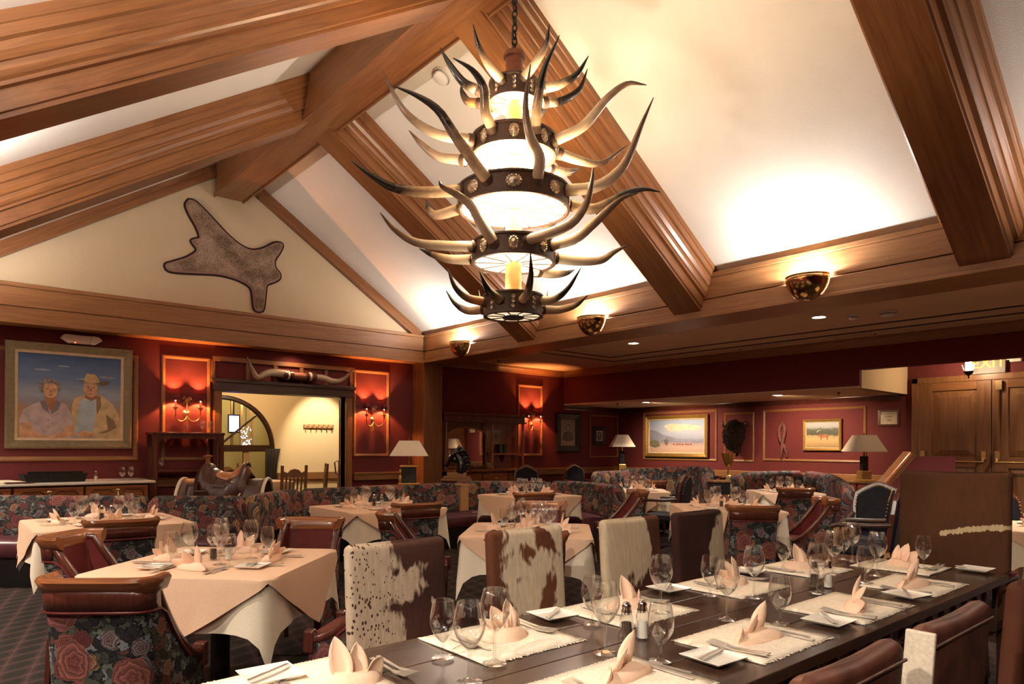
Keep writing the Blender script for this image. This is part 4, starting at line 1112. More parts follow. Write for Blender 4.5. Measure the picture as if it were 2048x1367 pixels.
for s in (-1, 1):
    obj('horn', horn_mesh([(s*.17,.17,.15),(s*.23,.18,.16),(s*.26,.24,.17),(s*.245,.31,.17)], .032, 8, 8), HORN[2], bs, smooth=60)
# dried twisted strips
tw = tag(bpy.data.objects.new('twisted_wall_hanging', None), 'twisted pair of dried brown strips hanging beside the elk painting', 'wall hanging'); COL.objects.link(tw)
tw.matrix_world = mtx_wall(X2-.02, 6.58, 1.55, '-x')
ROOT = plain('dried_root', (.15,.055,.045), .7, 0, .3, .35, 18, .3)
obj('strip', MB().tube(smooth_path([(0,.34,.03),(-.07,.2,.03),(-.045,.0,.035),(.05,-.15,.04),(.09,-.33,.03)], 14), [.012,.03,.035,.036,.036,.035,.033,.032,.03,.03,.03,.028,.025,.02,.012], 8), ROOT, tw, smooth=60)
obj('strip', MB().tube(smooth_path([(0,.34,.04),(.05,.2,.04),(.02,.0,.05),(-.01,-.2,.05),(-.02,-.36,.04)], 14), [.012,.028,.034,.036,.036,.034,.033,.03,.03,.028,.028,.028,.025,.02,.01], 8), ROOT, tw, smooth=60)
obj('tie', MB().ball((0,.35,.03), .02), plain('red_tie', (.2,.03,.02), .7), tw)
# ceiling devices
def detector(x, y, z, label, nrm=None, r=.09):
    t = thing('smoke_detector', label, 'smoke detector', (x, y, z))
    m = None
    if nrm: t.rotation_euler = nrm
    obj('base_plate', MB().lathe([(.001,0),(r,0),(r,-.018),(r*.92,-.022)], 24), PLASTIC, t, smooth=40)
    obj('sensor_cap', MB().lathe([(r*.86,-.02),(r*.82,-.05),(r*.6,-.062),(.001,-.064)], 24), PLASTIC, t, smooth=40)
    obj('slot', MB().lathe([(r*.865,-.032),(r*.865,-.038)], 24), BLACK, t)
    return t
dx_, dy_ = 4.034, 5.843
detector(dx_, dy_, zc(dx_)-.002, 'white smoke detector on the right slope beside the ridge beam', (0, A, 0), .10)
detector(8.66, 3.66, ZL, 'small round detector in the low ceiling beside the downlight', None, .06)
detector(8.74, 3.29, ZL, 'larger round detector in the low ceiling nearer the exit sign', None, .10)
for x, y, zz, lab in ((8.3, 10.1, ZL, 'sprinkler head in the low ceiling near the oak post'), (10.95, 9.4, bz-.03, 'sprinkler head in the soffit over the corner booth'), (11.3, 5.0, bz-.03, 'sprinkler head in the soffit near its cream end')):
    t = thing('sprinkler_head', lab, 'sprinkler', (x, y, zz))
    obj('escutcheon', MB().lathe([(.001,0),(.035,0),(.03,-.008),(.012,-.01),(.01,-.035)], 14), BLACK, t, smooth=40)
    obj('deflector', MB().lathe([(.001,-.045),(.025,-.045),(.025,-.049)], 14), BLACK, t)
# ================================================================== booths
def path_len(P):
    L = [0]
    for a, b in zip(P, P[1:]): L.append(L[-1]+math.hypot(b[0]-a[0], b[1]-a[1]))
    return L
def resample(P, step=.06):
    C = P if len(P) == 2 else [(p.x, p.y) for p in smooth_path([(a, b, 0) for a, b in P], 12*(len(P)-1))]
    L = path_len(C); n = max(2, int(L[-1]/step)); out = []
    for i in range(n+1):
        s = L[-1]*i/n; k = 0
        while k < len(L)-2 and L[k+1] < s: k += 1
        u = (s-L[k])/max(1e-6, L[k+1]-L[k])
        out.append((C[k][0]+(C[k+1][0]-C[k][0])*u, C[k][1]+(C[k+1][1]-C[k][1])*u))
    return out
def sweep(P, prof, hfun=None, closed_ends=True, vo=0.0, uo=0.0):
    """prof: (offset to the seat side, height or ('h', dz))"""
    q = MB(); n = len(P); L = path_len(P); m = len(prof)
    pl = [0]
    vs = []
    for i, (x, y) in enumerate(P):
        a = P[max(0, i-1)]; b = P[min(n-1, i+1)]
        d = Vector((b[0]-a[0], b[1]-a[1])).normalized(); nn = Vector((d.y, -d.x))
        h = hfun(L[i], L[-1]) if hfun else 0
        for (o, z) in prof:
            zz = h+z[1] if isinstance(z, tuple) else z
            vs.append((x+nn.x*o, y+nn.y*o, zz))
    for j in range(m-1):
        a = prof[j]; b = prof[j+1]
        za = (.9+a[1][1]) if isinstance(a[1], tuple) else a[1]; zb = (.9+b[1][1]) if isinstance(b[1], tuple) else b[1]
        pl.append(pl[-1]+math.hypot(b[0]-a[0], zb-za))
    fs = []; us = []
    for i in range(n-1):
        for j in range(m-1):
            fs.append((i*m+j, i*m+j+1, (i+1)*m+j+1, (i+1)*m+j))
            us.append([(L[i]+uo, pl[j]+vo), (L[i]+uo, pl[j+1]+vo), (L[i+1]+uo, pl[j+1]+vo), (L[i+1]+uo, pl[j]+vo)])
    if closed_ends:
        fs += [tuple(range(m-1, -1, -1)), tuple((n-1)*m+k for k in range(m))]
        us += [[(pl[k]*.3+uo, pl[k]+vo) for k in range(m-1, -1, -1)], [(pl[k]*.3+uo, pl[k]+vo) for k in range(m)]]
    return q.add(vs, fs, us)
def booth(label, panels, h, seat=True, seatpanels=None):
    """panels: list of plan polylines, each one upholstered back panel"""
    cx = sum(p[0] for P in panels for p in P)/sum(len(P) for P in panels); cy_ = sum(p[1] for P in panels for p in P)/sum(len(P) for P in panels)
    t = thing('upholstered_booth', label, 'booth', (cx, cy_, 0), 0, 'floral upholstered booths')
    for i, P in enumerate(panels):
        hh = h[i] if isinstance(h, list) else (h, h)
        Q = [(a-cx, b-cy_) for a, b in resample(P, .05)]
        def hf(s, L, hh=hh):
            r = .07; e = min(s, L-s); base = hh[0]+(hh[1]-hh[0])*s/L
            return base-(r-math.sqrt(max(0, r*r-(r-e)**2)) if e < r else 0)
        obj('back_cushion', sweep(Q, [(-.10, .12), (-.10, ('h', -.05)), (-.085, ('h', -.015)), (-.05, ('h', 0)), (0, ('h', 0)), (.035, ('h', -.015)), (.055, ('h', -.05)), (.075, ('h', -.2)), (.06, .44)], hf, vo=random.random()*0, uo=i*.83), FLORAL, t, smooth=50)
    for P in (seatpanels if seatpanels is not None else panels if seat else []):
        Q = [(a-cx, b-cy_) for a, b in resample(P, .08)]
        obj('seat_cushion', sweep(Q, [(.05, .30), (.05, .46), (.36, .475), (.47, .46), (.50, .42), (.50, .33), (.48, .30)]), PLUM, t, smooth=50)
        obj('seat_base', sweep(Q, [(.02, .0), (.02, .30), (.46, .30), (.42, .0)]), BLACK, t)
    return t
booth('floral booth at the left edge in front of the marble sideboard', [[(-.35, 9.62), (.57, 8.83), (1.74, 7.86)], [(1.76, 7.845), (2.50, 7.22)]], .867)
booth('floral booth along the lamp ledge between the doorway and the oak post', [[(2.60, 7.20), (2.92, 7.62), (3.30, 7.96), (3.46, 8.02)], [(3.48, 8.02), (4.41, 8.0)], [(4.43, 8.0), (5.80, 8.0)]], .867, seatpanels=[[(3.2, 7.9), (3.48, 8.0), (5.80, 8.0)]])
booth('floral booth behind the centre table, right of the wooden divider post', [[(5.96, 8.28), (6.60, 7.80), (7.12, 7.46)], [(7.14, 7.45), (7.36, 7.12), (7.26, 6.55), (6.95, 5.95)]], .88)
booth('pale floral corner booth under the landscape painting', [[(8.15, 7.45), (9.0, 7.62)], [(9.02, 7.63), (9.86, 7.48)], [(9.88, 7.47), (10.28, 7.05), (10.05, 6.62)], [(10.03, 6.60), (9.6, 6.32), (9.2, 6.03)]], [(1.0, 1.0), (1.03, 1.03), (1.06, 1.06), (1.04, .97)])
booth('curved floral booth under the elk painting', [[(9.72, 6.02), (10.12, 6.02)], [(10.14, 6.02), (10.72, 5.84), (11.02, 5.45)], [(11.03, 5.43), (10.9, 5.0), (10.3, 4.55), (9.6, 4.12)]], [(.93, .97), (.99, 1.02), (1.02, .87)])
t = thing('divider_post', 'square wooden divider post between two floral booths', 'post', (5.88, 8.02, 0))
obj('post', MB().box(-.07, .07, -.12, .12, 0, .82), PALEOAK, t, bev=.01); obj('post_cap', MB().box(-.08, .08, -.13, .13, .82, .85), PALEOAK, t, bev=.006)
t = thing('lamp_ledge', 'narrow oak ledge behind the booth carrying the marble lamp', 'ledge', (5.6, 8.25, 0))
obj('ledge_top', MB().box(-1.0, .26, -.12, .16, .80, .85), OAKGOLD_X, t, bev=.006); obj('ledge_wall', MB().box(-1.0, .26, -.06, .1, 0, .80), RED, t)

# ================================================================== cloth-covered tables
def rsq(a, n_side=14, r=.05):
    """rounded square outline, half side a; returns (x, y, s) with s the place along a side in -1..1"""
    out = []
    for k in range(4):
        ang = k*PI/2; c, s_ = math.cos(ang), math.sin(ang)
        for i in range(n_side):
            u = -1+2*i/n_side
            x, y = a, u*a
            e = a-r
            if abs(y) > e:
                t = (abs(y)-e)/r
                th = t*PI/4
                x = e+r*math.cos(th); y = math.copysign(e+r*math.sin(th), y)
            out.append((x*c-y*s_, x*s_+y*c, u))
    return out
def cloth(a, z, drop, flare, ripple, seed, layers=7, r=.05):
    rn = random.Random(seed); ph = [rn.uniform(0, 6.28) for _ in range(4)]
    O = rsq(a, 18, r); n = len(O); q = MB()
    vs = [(0, 0, z)]
    for f in (.5, .93):
        vs += [(x*f, y*f, z) for x, y, u in O]
    vs += [(x, y, z-.004) for x, y, u in O]
    for l in range(1, layers+1):
        t = l/layers
        for i, (x, y, u) in enumerate(O):
            d = drop(u, i*4//n)
            L = math.hypot(x, y)
            w_ = ripple*t*math.sin(i*2*PI/n*14+ph[0])*min(1, d/.2)
            o = 1+(flare*t*d + w_ + .004)/L
            vs.append((x*o, y*o, z-.004-d*t))
    fs = [(0, 1+i, 1+(i+1) % n) for i in range(n)]
    for l in range(layers+2):
        b = 1+l*n
        fs += [(b+i, b+n+i, b+n+(i+1) % n, b+(i+1) % n) for i in range(n)]
    return q.add(vs, fs)
TABLES = {}
def table(key, x, y, side, rot, label, seed=0):
    t = thing('dining_table', 'square table, '+label, 'table', (x, y, 0), rot, 'square restaurant tables')
    a = side/2
    obj('tabletop', MB().box(-a+.01, a-.01, -a+.01, a-.01, .715, .742), DARKWOOD, t)
    obj('pedestal', MB().lathe([(.05, .03), (.05, .715)], 16), BLACK, t, smooth=40)
    for k in range(4):
        c, s_ = math.cos(k*PI/2), math.sin(k*PI/2)
        obj('foot', MB().bar((0, 0, .03), (c*.3, s_*.3, .02), .06, .04), BLACK, t)
    u = obj('undercloth', cloth(a, .748, lambda u, k: .25+.19*abs(u)**9, .10, .012, seed, r=.06), WHITE, loc=(x, y, 0), rz=rot, smooth=60)
    tag(u, 'ivory undercloth on '+label, 'tablecloth', 'ivory undercloths')
    o = obj('overcloth', cloth(a+.014, .757, lambda u, k: .018+.31*(1-abs(u)), .17, .006, seed+5, r=.06), PEACH, loc=(x, y, 0), rz=rot, smooth=60)
    tag(o, 'peach overcloth on '+label, 'tablecloth', 'peach overcloths')
    TABLES[key] = (x, y, side, rot, label)
q4 = PI/4
table('T1', 1.245, 3.945, .98, q4, 'the large left table in front of the booths', 1)
table('T2', 1.15, 6.60, 1.08, 0, 'the table in the left corner booth', 2)
table('T3', 3.62, 6.40, 1.05, 0, 'the table before the lamp ledge booth', 3)
table('T4', 3.54, 3.93, .93, q4, 'the centre table behind the spotted hide chairs', 4)
table('T5', 6.09, 6.75, .98, 0, 'the table in the booth right of the divider post', 5)
table('T6', 6.52, 4.08, 1.0, q4, 'the table behind the pale hide chairs', 6)
table('T7', 9.55, 5.0, .86, q4, 'the table in the curved booth under the elk painting', 7)
table('T8', 8.02, 6.5, .85, q4, 'the table in the corner booth under the landscape', 8)
table('T9', 7.05, 1.25, .95, .3, 'the table at the right edge behind the tall hide chair', 9)
table('T10', 4.6, 12.3, .8, .2, 'the table in the room beyond the doorway', 10)

# ================================================================== tub chairs
def tub_chair():
    t = thing('tub_chair', '', 'chair', group='floral tub chairs')
    W, Y0, Y1 = .212, .20, -.24
    # plan: left front -> back arc -> right front
    plan = []
    for i in range(9): plan.append((-W-.008*(1-i/8), Y1+(Y0-.05-Y1)*i/8))
    for i in range(1, 16):
        a = PI*(1-i/16); plan.append((W*math.copysign(abs(math.cos(a))**.45, math.cos(a)), Y0-.05+.09*math.sin(a)**.55))
    for i in range(9): plan.append((W+.008*i/8, Y0-.05-(Y0-.05-Y1)*i/8))
    def top(y):
        f = max(0, min(1, (y-Y1)/(Y0-.05-Y1)))
        return .44+.40*f**1.9 if f < 1 else .84
    P = []
    L = path_len(plan)
    n = len(plan)
    nrm = []
    for i in range(n):
        a = plan[max(0, i-1)]; b = plan[min(n-1, i+1)]; d = Vector((b[0]-a[0], b[1]-a[1])).normalized()
        nrm.append(Vector((d.y, -d.x)))       # inward (the front is -y)
    lean = lambda z: .045*max(0, (z-.44)/.4)   # the back leans outwards a little
    def shell(off, z0, dz, mat_, name, k0=0, k1=None, nv=6):
        k1 = n-1 if k1 is None else k1
        q = MB()
        def fn(u, v):
            f = k0+u*(k1-k0); i = int(round(f))
            z1 = top(plan[i][1])+dz; z = z0+(max(z1, z0+.005)-z0)*v
            ly = lean(z) if plan[i][1] > 0 else lean(z)*max(0, (plan[i][1]-Y1)/(-Y1))
            return (plan[i][0]+nrm[i].x*off, plan[i][1]+nrm[i].y*off+ly, z)
        q.grid(k1-k0, nv, fn, lambda u, v: (L[int(round(k0+u*(k1-k0)))], .9*v*max(.1, top(plan[int(round(k0+u*(k1-k0)))][1])-.2)))
        return obj(name, q, mat_, t, smooth=50)
    shell(0, .22, -.02, FLORAL, 'floral_back')
    shell(.035, .40, -.02, BURG, 'inner_back')
    bt = lambda i, dz: (plan[i][0]+nrm[i].x*.017, plan[i][1]+nrm[i].y*.017+(lean(top(plan[i][1])) if plan[i][1] > 0 else lean(top(plan[i][1]))*max(0, (plan[i][1]-Y1)/(-Y1))), top(plan[i][1])+dz)
    obj('frame_edge', MB().tube([bt(i, -.015) for i in range(0, 10)], .026, 8), MAHOG, t, smooth=60)
    obj('frame_edge', MB().tube([bt(i, -.015) for i in range(n-10, n)], .026, 8), MAHOG, t, smooth=60)
    # curved top rail with a rolled lip
    q = MB(); ids = list(range(7, n-7))
    secs = [(-.006, -.03), (-.018, .0), (-.026, .018), (-.018, .034), (.004, .036), (.024, .02), (.036, .0), (.038, -.05)]
    vs = []
    for i in ids:
        for (o, dz) in secs:
            z = .84+dz; vs.append((plan[i][0]*(1+.04)+nrm[i].x*o, plan[i][1]+nrm[i].y*o+lean(z), z))
    m = len(secs)
    fs = [(a*m+j, a*m+(j+1) % m, (a+1)*m+(j+1) % m, (a+1)*m+j) for a in range(len(ids)-1) for j in range(m)]
    fs += [tuple(range(m-1, -1, -1)), tuple((len(ids)-1)*m+k for k in range(m))]
    obj('top_rail', q.add(vs, fs), MAHOG_RAIL, t, smooth=50)
    # dark band under the rail and a gimp line around the floral panel
    q = MB(); k0, k1 = 8, n-9
    q.grid(k1-k0, 2, lambda u, v: (plan[int(round(k0+u*(k1-k0)))][0]-nrm[int(round(k0+u*(k1-k0)))].x*.006, plan[int(round(k0+u*(k1-k0)))][1]-nrm[int(round(k0+u*(k1-k0)))].y*.006+lean(.74+.09*v), .74+.09*v))
    obj('back_band', q, MAHOG, t, smooth=50, solid=.008)
    gl = [(plan[i][0]-nrm[i].x*.004, plan[i][1]-nrm[i].y*.004+(lean(zz) if plan[i][1] > 0 else lean(zz)*max(0, (plan[i][1]-Y1)/(-Y1))), zz) for i in range(3, n-3) for zz in [min(.735, top(plan[i][1])-.045)]]
    obj('gimp', MB().tube(gl, .008, 6), BURG, t, smooth=60)
    obj('seat', MB().box(-.185, .185, -.25, .19, .37, .455), BURG, t, bev=.025, seg=3, smooth=60)
    obj('apron', MB().box(-.212, .212, -.25, -.215, .29, .38).box(-.215, -.185, -.24, .18, .21, .38).box(.185, .215, -.24, .18, .21, .38).box(-.19, .19, .19, .215, .21, .38), MAHOG, t, bev=.006)
    for sx in (-1, 1):
        for y, k in ((-.225, 0), (.19, .04)):
            obj('leg', MB().prism([(-.024,-.024),(.024,-.024),(.024,.024),(-.024,.024)], lambda p, z, sx=sx, y=y, k=k: Vector((sx*.19+p[0]*(.55+.45*z/.4), y+p[1]*(.55+.45*z/.4)+k*(1-z/.4), z)), 0, .40 if y < 0 else .3), MAHOG, t, bev=.004)
    # small scrolled arm fronts
    for sx in (-1, 1):
        obj('arm_front', MB().box(sx*.205-.028, sx*.205+.028, -.27, -.215, .36, .475), MAHOG, t, bev=.01)
    return t
TUB = Proto(tub_chair())
def tub(x, y, fx, fy, label):
    """(fx, fy) is the way the sitter would face"""
    return TUB.at((x, y, 0), math.atan2(fy, fx)+PI/2, label, 'floral tub chairs')
F = (.65, .76)
tub(.67, 3.33, .62, .78, 'floral tub chair in the left foreground, back to the camera')
tub(1.07, 5.68, .1, 1, 'floral tub chair, back to the camera, at the left corner booth table')
tub(.82, 4.66, .72, -.60, 'burgundy tub chair turned sideways at the left of the large left table')
tub(1.98, 4.56, -.68, -.73, 'burgundy tub chair facing the camera across the large left table')
tub(1.78, 3.22, -.66, .75, 'burgundy tub chair half hidden behind the speckled hide chair')
tub(3.50, 5.60, .15, 1, 'floral tub chair, back to the camera, before the lamp ledge table')
tub(3.02, 4.72, .75, -.6, 'burgundy tub chair turned sideways at the left of the centre table')
tub(2.98, 3.30, .66, .75, 'floral tub chair half hidden behind the brown and white hide chair')
tub(4.32, 4.62, -.7, -.7, 'brown-railed tub chair on the far side of the centre table')
tub(5.40, 5.95, .55, .85, 'dark-railed tub chair before the table right of the divider post')
tub(5.88, 3.45, .7, .72, 'floral tub chair, back to the camera, behind the dark hide chair')
tub(7.08, 3.48, -.7, .7, 'burgundy tub chair in profile, right of the dark hide chair')
tub(8.85, 4.55, .7, .72, 'floral tub chair, back to the camera, at the elk painting booth')
tub(8.78, 6.88, .6, .8, 'dark floral tub chair at the corner booth table under the landscape')
tub(6.42, 5.45, -.8, .5, 'small floral tub chair against the end of the centre booth')

# ================================================================== hide chairs around the long table
def hide_chair(label, x, y, rz, mat_back, top=1.01, w=.46, group='hide-covered dining chairs', side=None, arms=False, tilt=4):
    t = thing('hide_chair', label, 'chair', (x, y, 0), rz, group)
    tl = math.tan(R_(tilt)); th = .030
    q = MB(); nz = 14; rr_ = .026; ringp = []
    for k in range(4):
        sx, sy = ((1, -1), (1, 1), (-1, 1), (-1, -1))[k]
        for i in range(5):
            a = -PI/2+k*PI/2+i*PI/8
            ringp.append((sx*(w/2-rr_)+rr_*math.cos(a), sy*(th-rr_)+rr_*math.sin(a)))
        if k in (0, 2):                     # along the short ends nothing is added, along the faces a few columns
            pass
        nx_, ny_ = (((1, 1)), ((-1, 1)), ((-1, -1)), ((1, -1)))[k]
        if k in (1, 3):
            y_ = th if k == 1 else -th
            for j in range(1, 8):
                u = j/8; ringp.append(((w/2-rr_)*(1-2*u)*(1 if k == 1 else -1), y_))
    rows = [(.40+(top-rr_-.40)*j/nz, 0.0) for j in range(nz+1)] + [(top-rr_+rr_*math.sin(PI/2*j/5), rr_*(1-math.cos(PI/2*j/5))) for j in range(1, 6)]
    vs = []
    for (z, ins) in rows:
        for (x_, y_) in ringp:
            v_ = (z-.40)/(top-.40)
            bow = 1+.25*math.sin(PI*min(1, v_))*math.cos(PI*x_/w)
            dip = .010*math.cos(PI*x_/w)*max(0, v_-.9)*10
            vs.append((x_-math.copysign(min(ins, abs(x_)), x_), .20+(z-.45)*tl+(y_-math.copysign(min(ins, abs(y_)), y_))*bow, z-dip))
    m_ = len(ringp); R2 = len(rows)
    fs = [(r*m_+i, r*m_+(i+1) % m_, (r+1)*m_+(i+1) % m_, (r+1)*m_+i) for r in range(R2-1) for i in range(m_)]
    fs += [tuple(range(m_-1, -1, -1)), tuple((R2-1)*m_+i for i in range(m_))]
    obj('backrest', q.add(vs, fs), mat_back, t, smooth=60)
    if side: 
        obj('side_strip', MB().prism([(w/2+.004, -.033), (w/2-.01, -.033), (w/2-.01, .034), (w/2+.004, .034)], lambda p, z: Vector((p[0], .20+(z-.45)*tl+p[1], z)), .42, top-.012), side, t, bev=.004)
    obj('top_piping', MB().tube([(-w/2+.01, .20+(top-.45)*tl+.030, top-.045), (w/2-.01, .20+(top-.45)*tl+.030, top-.045)], .004, 6), mat_back, t)
    obj('seat', MB().box(-w/2, w/2, -.24, .18, .39, .48), mat_back, t, bev=.025, seg=3, smooth=60)
    for sx in (-1, 1):
        obj('leg', MB().box(sx*(w/2-.03)-.024, sx*(w/2-.03)+.024, -.23, -.18, 0, .39), DARKWOOD, t, bev=.004)
        obj('leg', MB().box(sx*(w/2-.03)-.024, sx*(w/2-.03)+.024, .15, .20, 0, .39), DARKWOOD, t, bev=.004)
        if arms:
            obj('arm', MB().tube([(sx*(w/2+.01), .2, .68), (sx*(w/2+.02), .0, .69), (sx*(w/2+.02), -.18, .68), (sx*(w/2+.02), -.24, .64), (sx*(w/2+.01), -.23, .58)], .03, 8), BLACKSHINE, t, smooth=50)
            obj('arm_post', MB().bar((sx*(w/2+.01), -.2, .44), (sx*(w/2+.015), -.2, .67), .04, .04), DARKWOOD, t)
    obj('stretcher', MB().box(-w/2+.04, w/2-.04, -.03, .0, .14, .17), DARKWOOD, t)
    return t
for x0, x1, m, lab in ((1.22, 1.695, HIDES[0], 'speckled grey and brown hide chair, nearest on the far side of the long table'),
                       (1.945, 2.43, HIDES[1], 'brown and white hide chair, second on the far side of the long table'),
                       (2.74, 3.235, HIDES[2], 'cream hide chair with a brown patch, third along the long table'),
                       (3.39, 3.90, HIDES[3], 'dark brown hide chair with a white stripe, fourth along the long table')):
    hide_chair(lab, (x0+x1)/2+.055, 2.28, 0, m, 1.0, x1-x0)
hide_chair('tall russet hide armchair at the far head of the long table', 4.47, 1.395, -PI/2, HIDE_TALL, 1.26, .59, 'tall hide armchair', None, True, 3)
hide_chair('worn brown leather chair, nearest on the near side of the long table', 1.475, .86, PI, HIDE_NEAR[0], .965, .45, 'hide-covered dining chairs', None)
hide_chair('brown leather chair with a white hair edge, near side of the long table', 2.06, .845, PI, HIDE_NEAR[0], .97, .47, 'hide-covered dining chairs', HAIRWHITE)
hide_chair('reddish leather chair, third on the near side at the right edge', 2.86, .84, PI, HIDE_NEAR[1], .975, .47, 'hide-covered dining chairs', None)

# ================================================================== long table
LT = thing('long_table', 'long dark plank table set for ten in the right foreground', 'table', (2.40, 1.46, 0))
TX0, TX1, TY0, TY1 = .64-2.40, 4.16-2.40, .985-1.46, 1.93-1.46
nb = 4
for i in range(nb):
    a = TY0+(TY1-TY0)*i/nb; b = TY0+(TY1-TY0)*(i+1)/nb
    obj('plank', MB().box(TX0, TX1, a+.0015, b-.0015, .725, .762), TABLEWOOD, LT, bev=.003)
for sx in (TX0+.12, TX1-.12):
    for sy in (TY0+.1, TY1-.1):
        obj('leg', MB().lathe([(.04, 0), (.05, .04), (.035, .1), (.05, .3), (.035, .5), (.055, .58), (.055, .64)], 12, (sx, sy, 0)), DARKWOOD, LT, smooth=45)
obj('apron', MB().box(TX0+.06, TX1-.06, TY0+.05, TY0+.08, .63, .725).box(TX0+.06, TX1-.06, TY1-.08, TY1-.05, .63, .725).box(TX0+.06, TX0+.09, TY0+.05, TY1-.05, .63, .725).box(TX1-.09, TX1-.06, TY0+.05, TY1-.05, .63, .725), DARKWOOD, LT, bev=.004)
for i in range(22):
    obj('carved_leaf', MB().ball((TX0+.2+i*.148, TY0+.048, .675), .03, 8, 6, (1.3, .35, 1)), DARKWOOD, LT, smooth=60)

# ================================================================== studded dark armchairs
def stud_chair():
    t = thing('studded_chair', '', 'chair', group='studded dark leather chairs')
    cres = [(-.24, .44), (-.25, .8), (-.23, .93), (-.15, .985), (-.06, 1.03), (0, 1.045), (.06, 1.03), (.15, .985), (.23, .93), (.25, .8), (.24, .44)]
    tl = .14
    obj('back_frame', MB().prism(cres, lambda p, y: Vector((p[0], .18+(p[1]-.45)*tl+y, p[1])), .0, .045), MAHOG, t, bev=.008)
    inner = [(p[0]*.86, .44+(p[1]-.44)*.92+.01) for p in cres]
    obj('back_pad', MB().prism(inner, lambda p, y: Vector((p[0], .18+(p[1]-.45)*tl+y, p[1])), -.028, .07), INK, t, bev=.02, seg=3)
    st = MB()
    for p in [(a.x, a.y) for a in smooth_path([(p[0], p[1], 0) for p in inner[1:-1]], 30)]:
        for y in (-.03, .073):
            st.ball((p[0], .18+(p[1]-.45)*tl+y, p[1]), .009, 6, 4)
    o = obj('brass_studs', st, ANTBRASS, t); o['kind'] = 'stuff'
    obj('seat', MB().box(-.25, .25, -.25, .2, .40, .49), INK, t, bev=.025, seg=3, smooth=60)
    for sx in (-1, 1):
        obj('leg', MB().box(sx*.225-.022, sx*.225+.022, -.24, -.195, 0, .66), PALEOAK, t, bev=.005)
        obj('leg', MB().bar((sx*.225, .27, 0), (sx*.225, .2, .45), .044, .044), PALEOAK, t)
        obj('arm', MB().tube([(sx*.235, .24, .70), (sx*.26, .05, .685), (sx*.255, -.2, .68), (sx*.25, -.26, .66)], .022, 8), DARKWOOD, t, smooth=50)
    return t
ST = Proto(stud_chair())
def stud(x, y, fx, fy, lab): ST.at((x, y, 0), math.atan2(fy, fx)+PI/2, lab, 'studded dark leather chairs')
stud(7.72, 5.75, -.3, .95, 'studded blue-black leather chair beside the pale corner booth')
stud(6.80, 2.75, -.25, .97, 'studded dark leather chair in profile with a pale oak leg')
stud(7.42, 2.88, -.85, -.3, 'studded dark leather chair with a curved crest just left of the tall hide chair')
stud(7.75, 1.80, -.6, -.7, 'studded chair at the right edge behind the tall hide chair')
stud(10.35, 9.9, -.3, -1, 'studded dark chair with a pointed crest against the far red wall')
stud(8.75, 9.75, -.6, -.8, 'studded dark chair at the right end of the back bar')

# ================================================================== chairs of the room beyond
def slat_chair():
    t = thing('slat_back_chair', '', 'chair', group='oak slat-back chairs in the room beyond')
    W = wood('mission_oak', (.16,.07,.025), (.3,.15,.06), 2, .45) if 'mission_oak' not in MATS else MATS['mission_oak']
    for sx in (-1, 1):
        obj('post', MB().bar((sx*.21, .2, 0), (sx*.22, .27, 1.06), .045, .04), W, t, bev=.006)
        obj('leg', MB().box(sx*.21-.022, sx*.21+.022, -.22, -.176, 0, .44), W, t)
    obj('crest', MB().prism([(-.21,.86),(.21,.86),(.21,.97),(.13,.93),(.07,.985),(0,1.0),(-.07,.985),(-.13,.93),(-.21,.97)], lambda p, y: Vector((p[0], .255+y, p[1])), 0, .03), W, t)
    obj('lower_rail', MB().box(-.21, .21, .215, .245, .55, .61), W, t)
    for i in range(5): obj('slat', MB().bar((-.14+.07*i, .232, .6), (-.14+.07*i, .265, .88), .035, .015), W, t)
    obj('seat', MB().box(-.23, .23, -.23, .22, .43, .46), W, t, bev=.008)
    return t
SLAT = Proto(slat_chair())
for x, y, fx, fy, lab in ((3.95, 11.75, .5, .85, 'oak slat-back chair behind the saddle, leftmost in the room beyond'), (4.28, 12.9, .1, -1, 'oak slat-back chair under the arched window'), (4.70, 11.45, -.1, 1, 'oak slat-back chair centred in the doorway, its back to the camera'), (5.45, 12.1, -.9, .35, 'oak slat-back chair at right in the doorway, turned sideways'), (6.15, 12.45, -.85, -.3, 'orange-lit oak chair cut off by the right door leaf')):
    SLAT.at((x, y, 0), math.atan2(fy, fx)+PI/2, lab, 'oak slat-back chairs in the room beyond')
cr_ = tag(bpy.data.objects.new('coat_rack', None), 'wooden coat rack with slim pegs on the far cream wall', 'coat rack'); COL.objects.link(cr_); cr_.matrix_world = mtx_wall(6.27, FY, 1.80)
obj('board', MB().box(-.33, .33, -.04, .04, 0, .035), PALEOAK, cr_, bev=.006)
for i in range(6): obj('peg', MB().tube([(-.27+.108*i, .0, .02), (-.265+.108*i, -.02, .09), (-.26+.108*i, .045, .12)], .009, 6), PALEOAK, cr_, smooth=50)
cu_ = MB(); cu_.grid(20, 4, lambda u, v: (5.12+.30*u*(1-.25*math.sin(PI*v)), FY-.06+.025*math.sin(u*30), .3+(1.33-.3)*v))
tag(obj('curtain', cu_, WEAVE, smooth=60, solid=.004), 'dark cafe curtain at the right of the arched window', 'curtain')
tv = tag(bpy.data.objects.new('lit_screen', None), 'small bright blue screen seen through the arched window', 'screen'); COL.objects.link(tv); tv.matrix_world = mtx_wall(5.03, 15.15, 1.86)
obj('bezel', MB().box(-.12, .12, -.2, .2, 0, .04), BLACK, tv); obj('ceiling_pole', MB().box(-.015, .015, .2, 1.095, .0, .03), BLACK, tv); obj('glass_screen', MB().box(-.1, .1, -.17, .17, .04, .045), emit('blue_screen', (.3, .4, 1), 1.6), tv)
ci = tag(bpy.data.objects.new('crystal_lights', None), 'sparkling string of lights seen through the arched window', 'lights'); COL.objects.link(ci); ci.matrix_world = mtx_wall(5.3, 15.2, 1.60)
sp_ = MB(); rnd2 = random.Random(3)
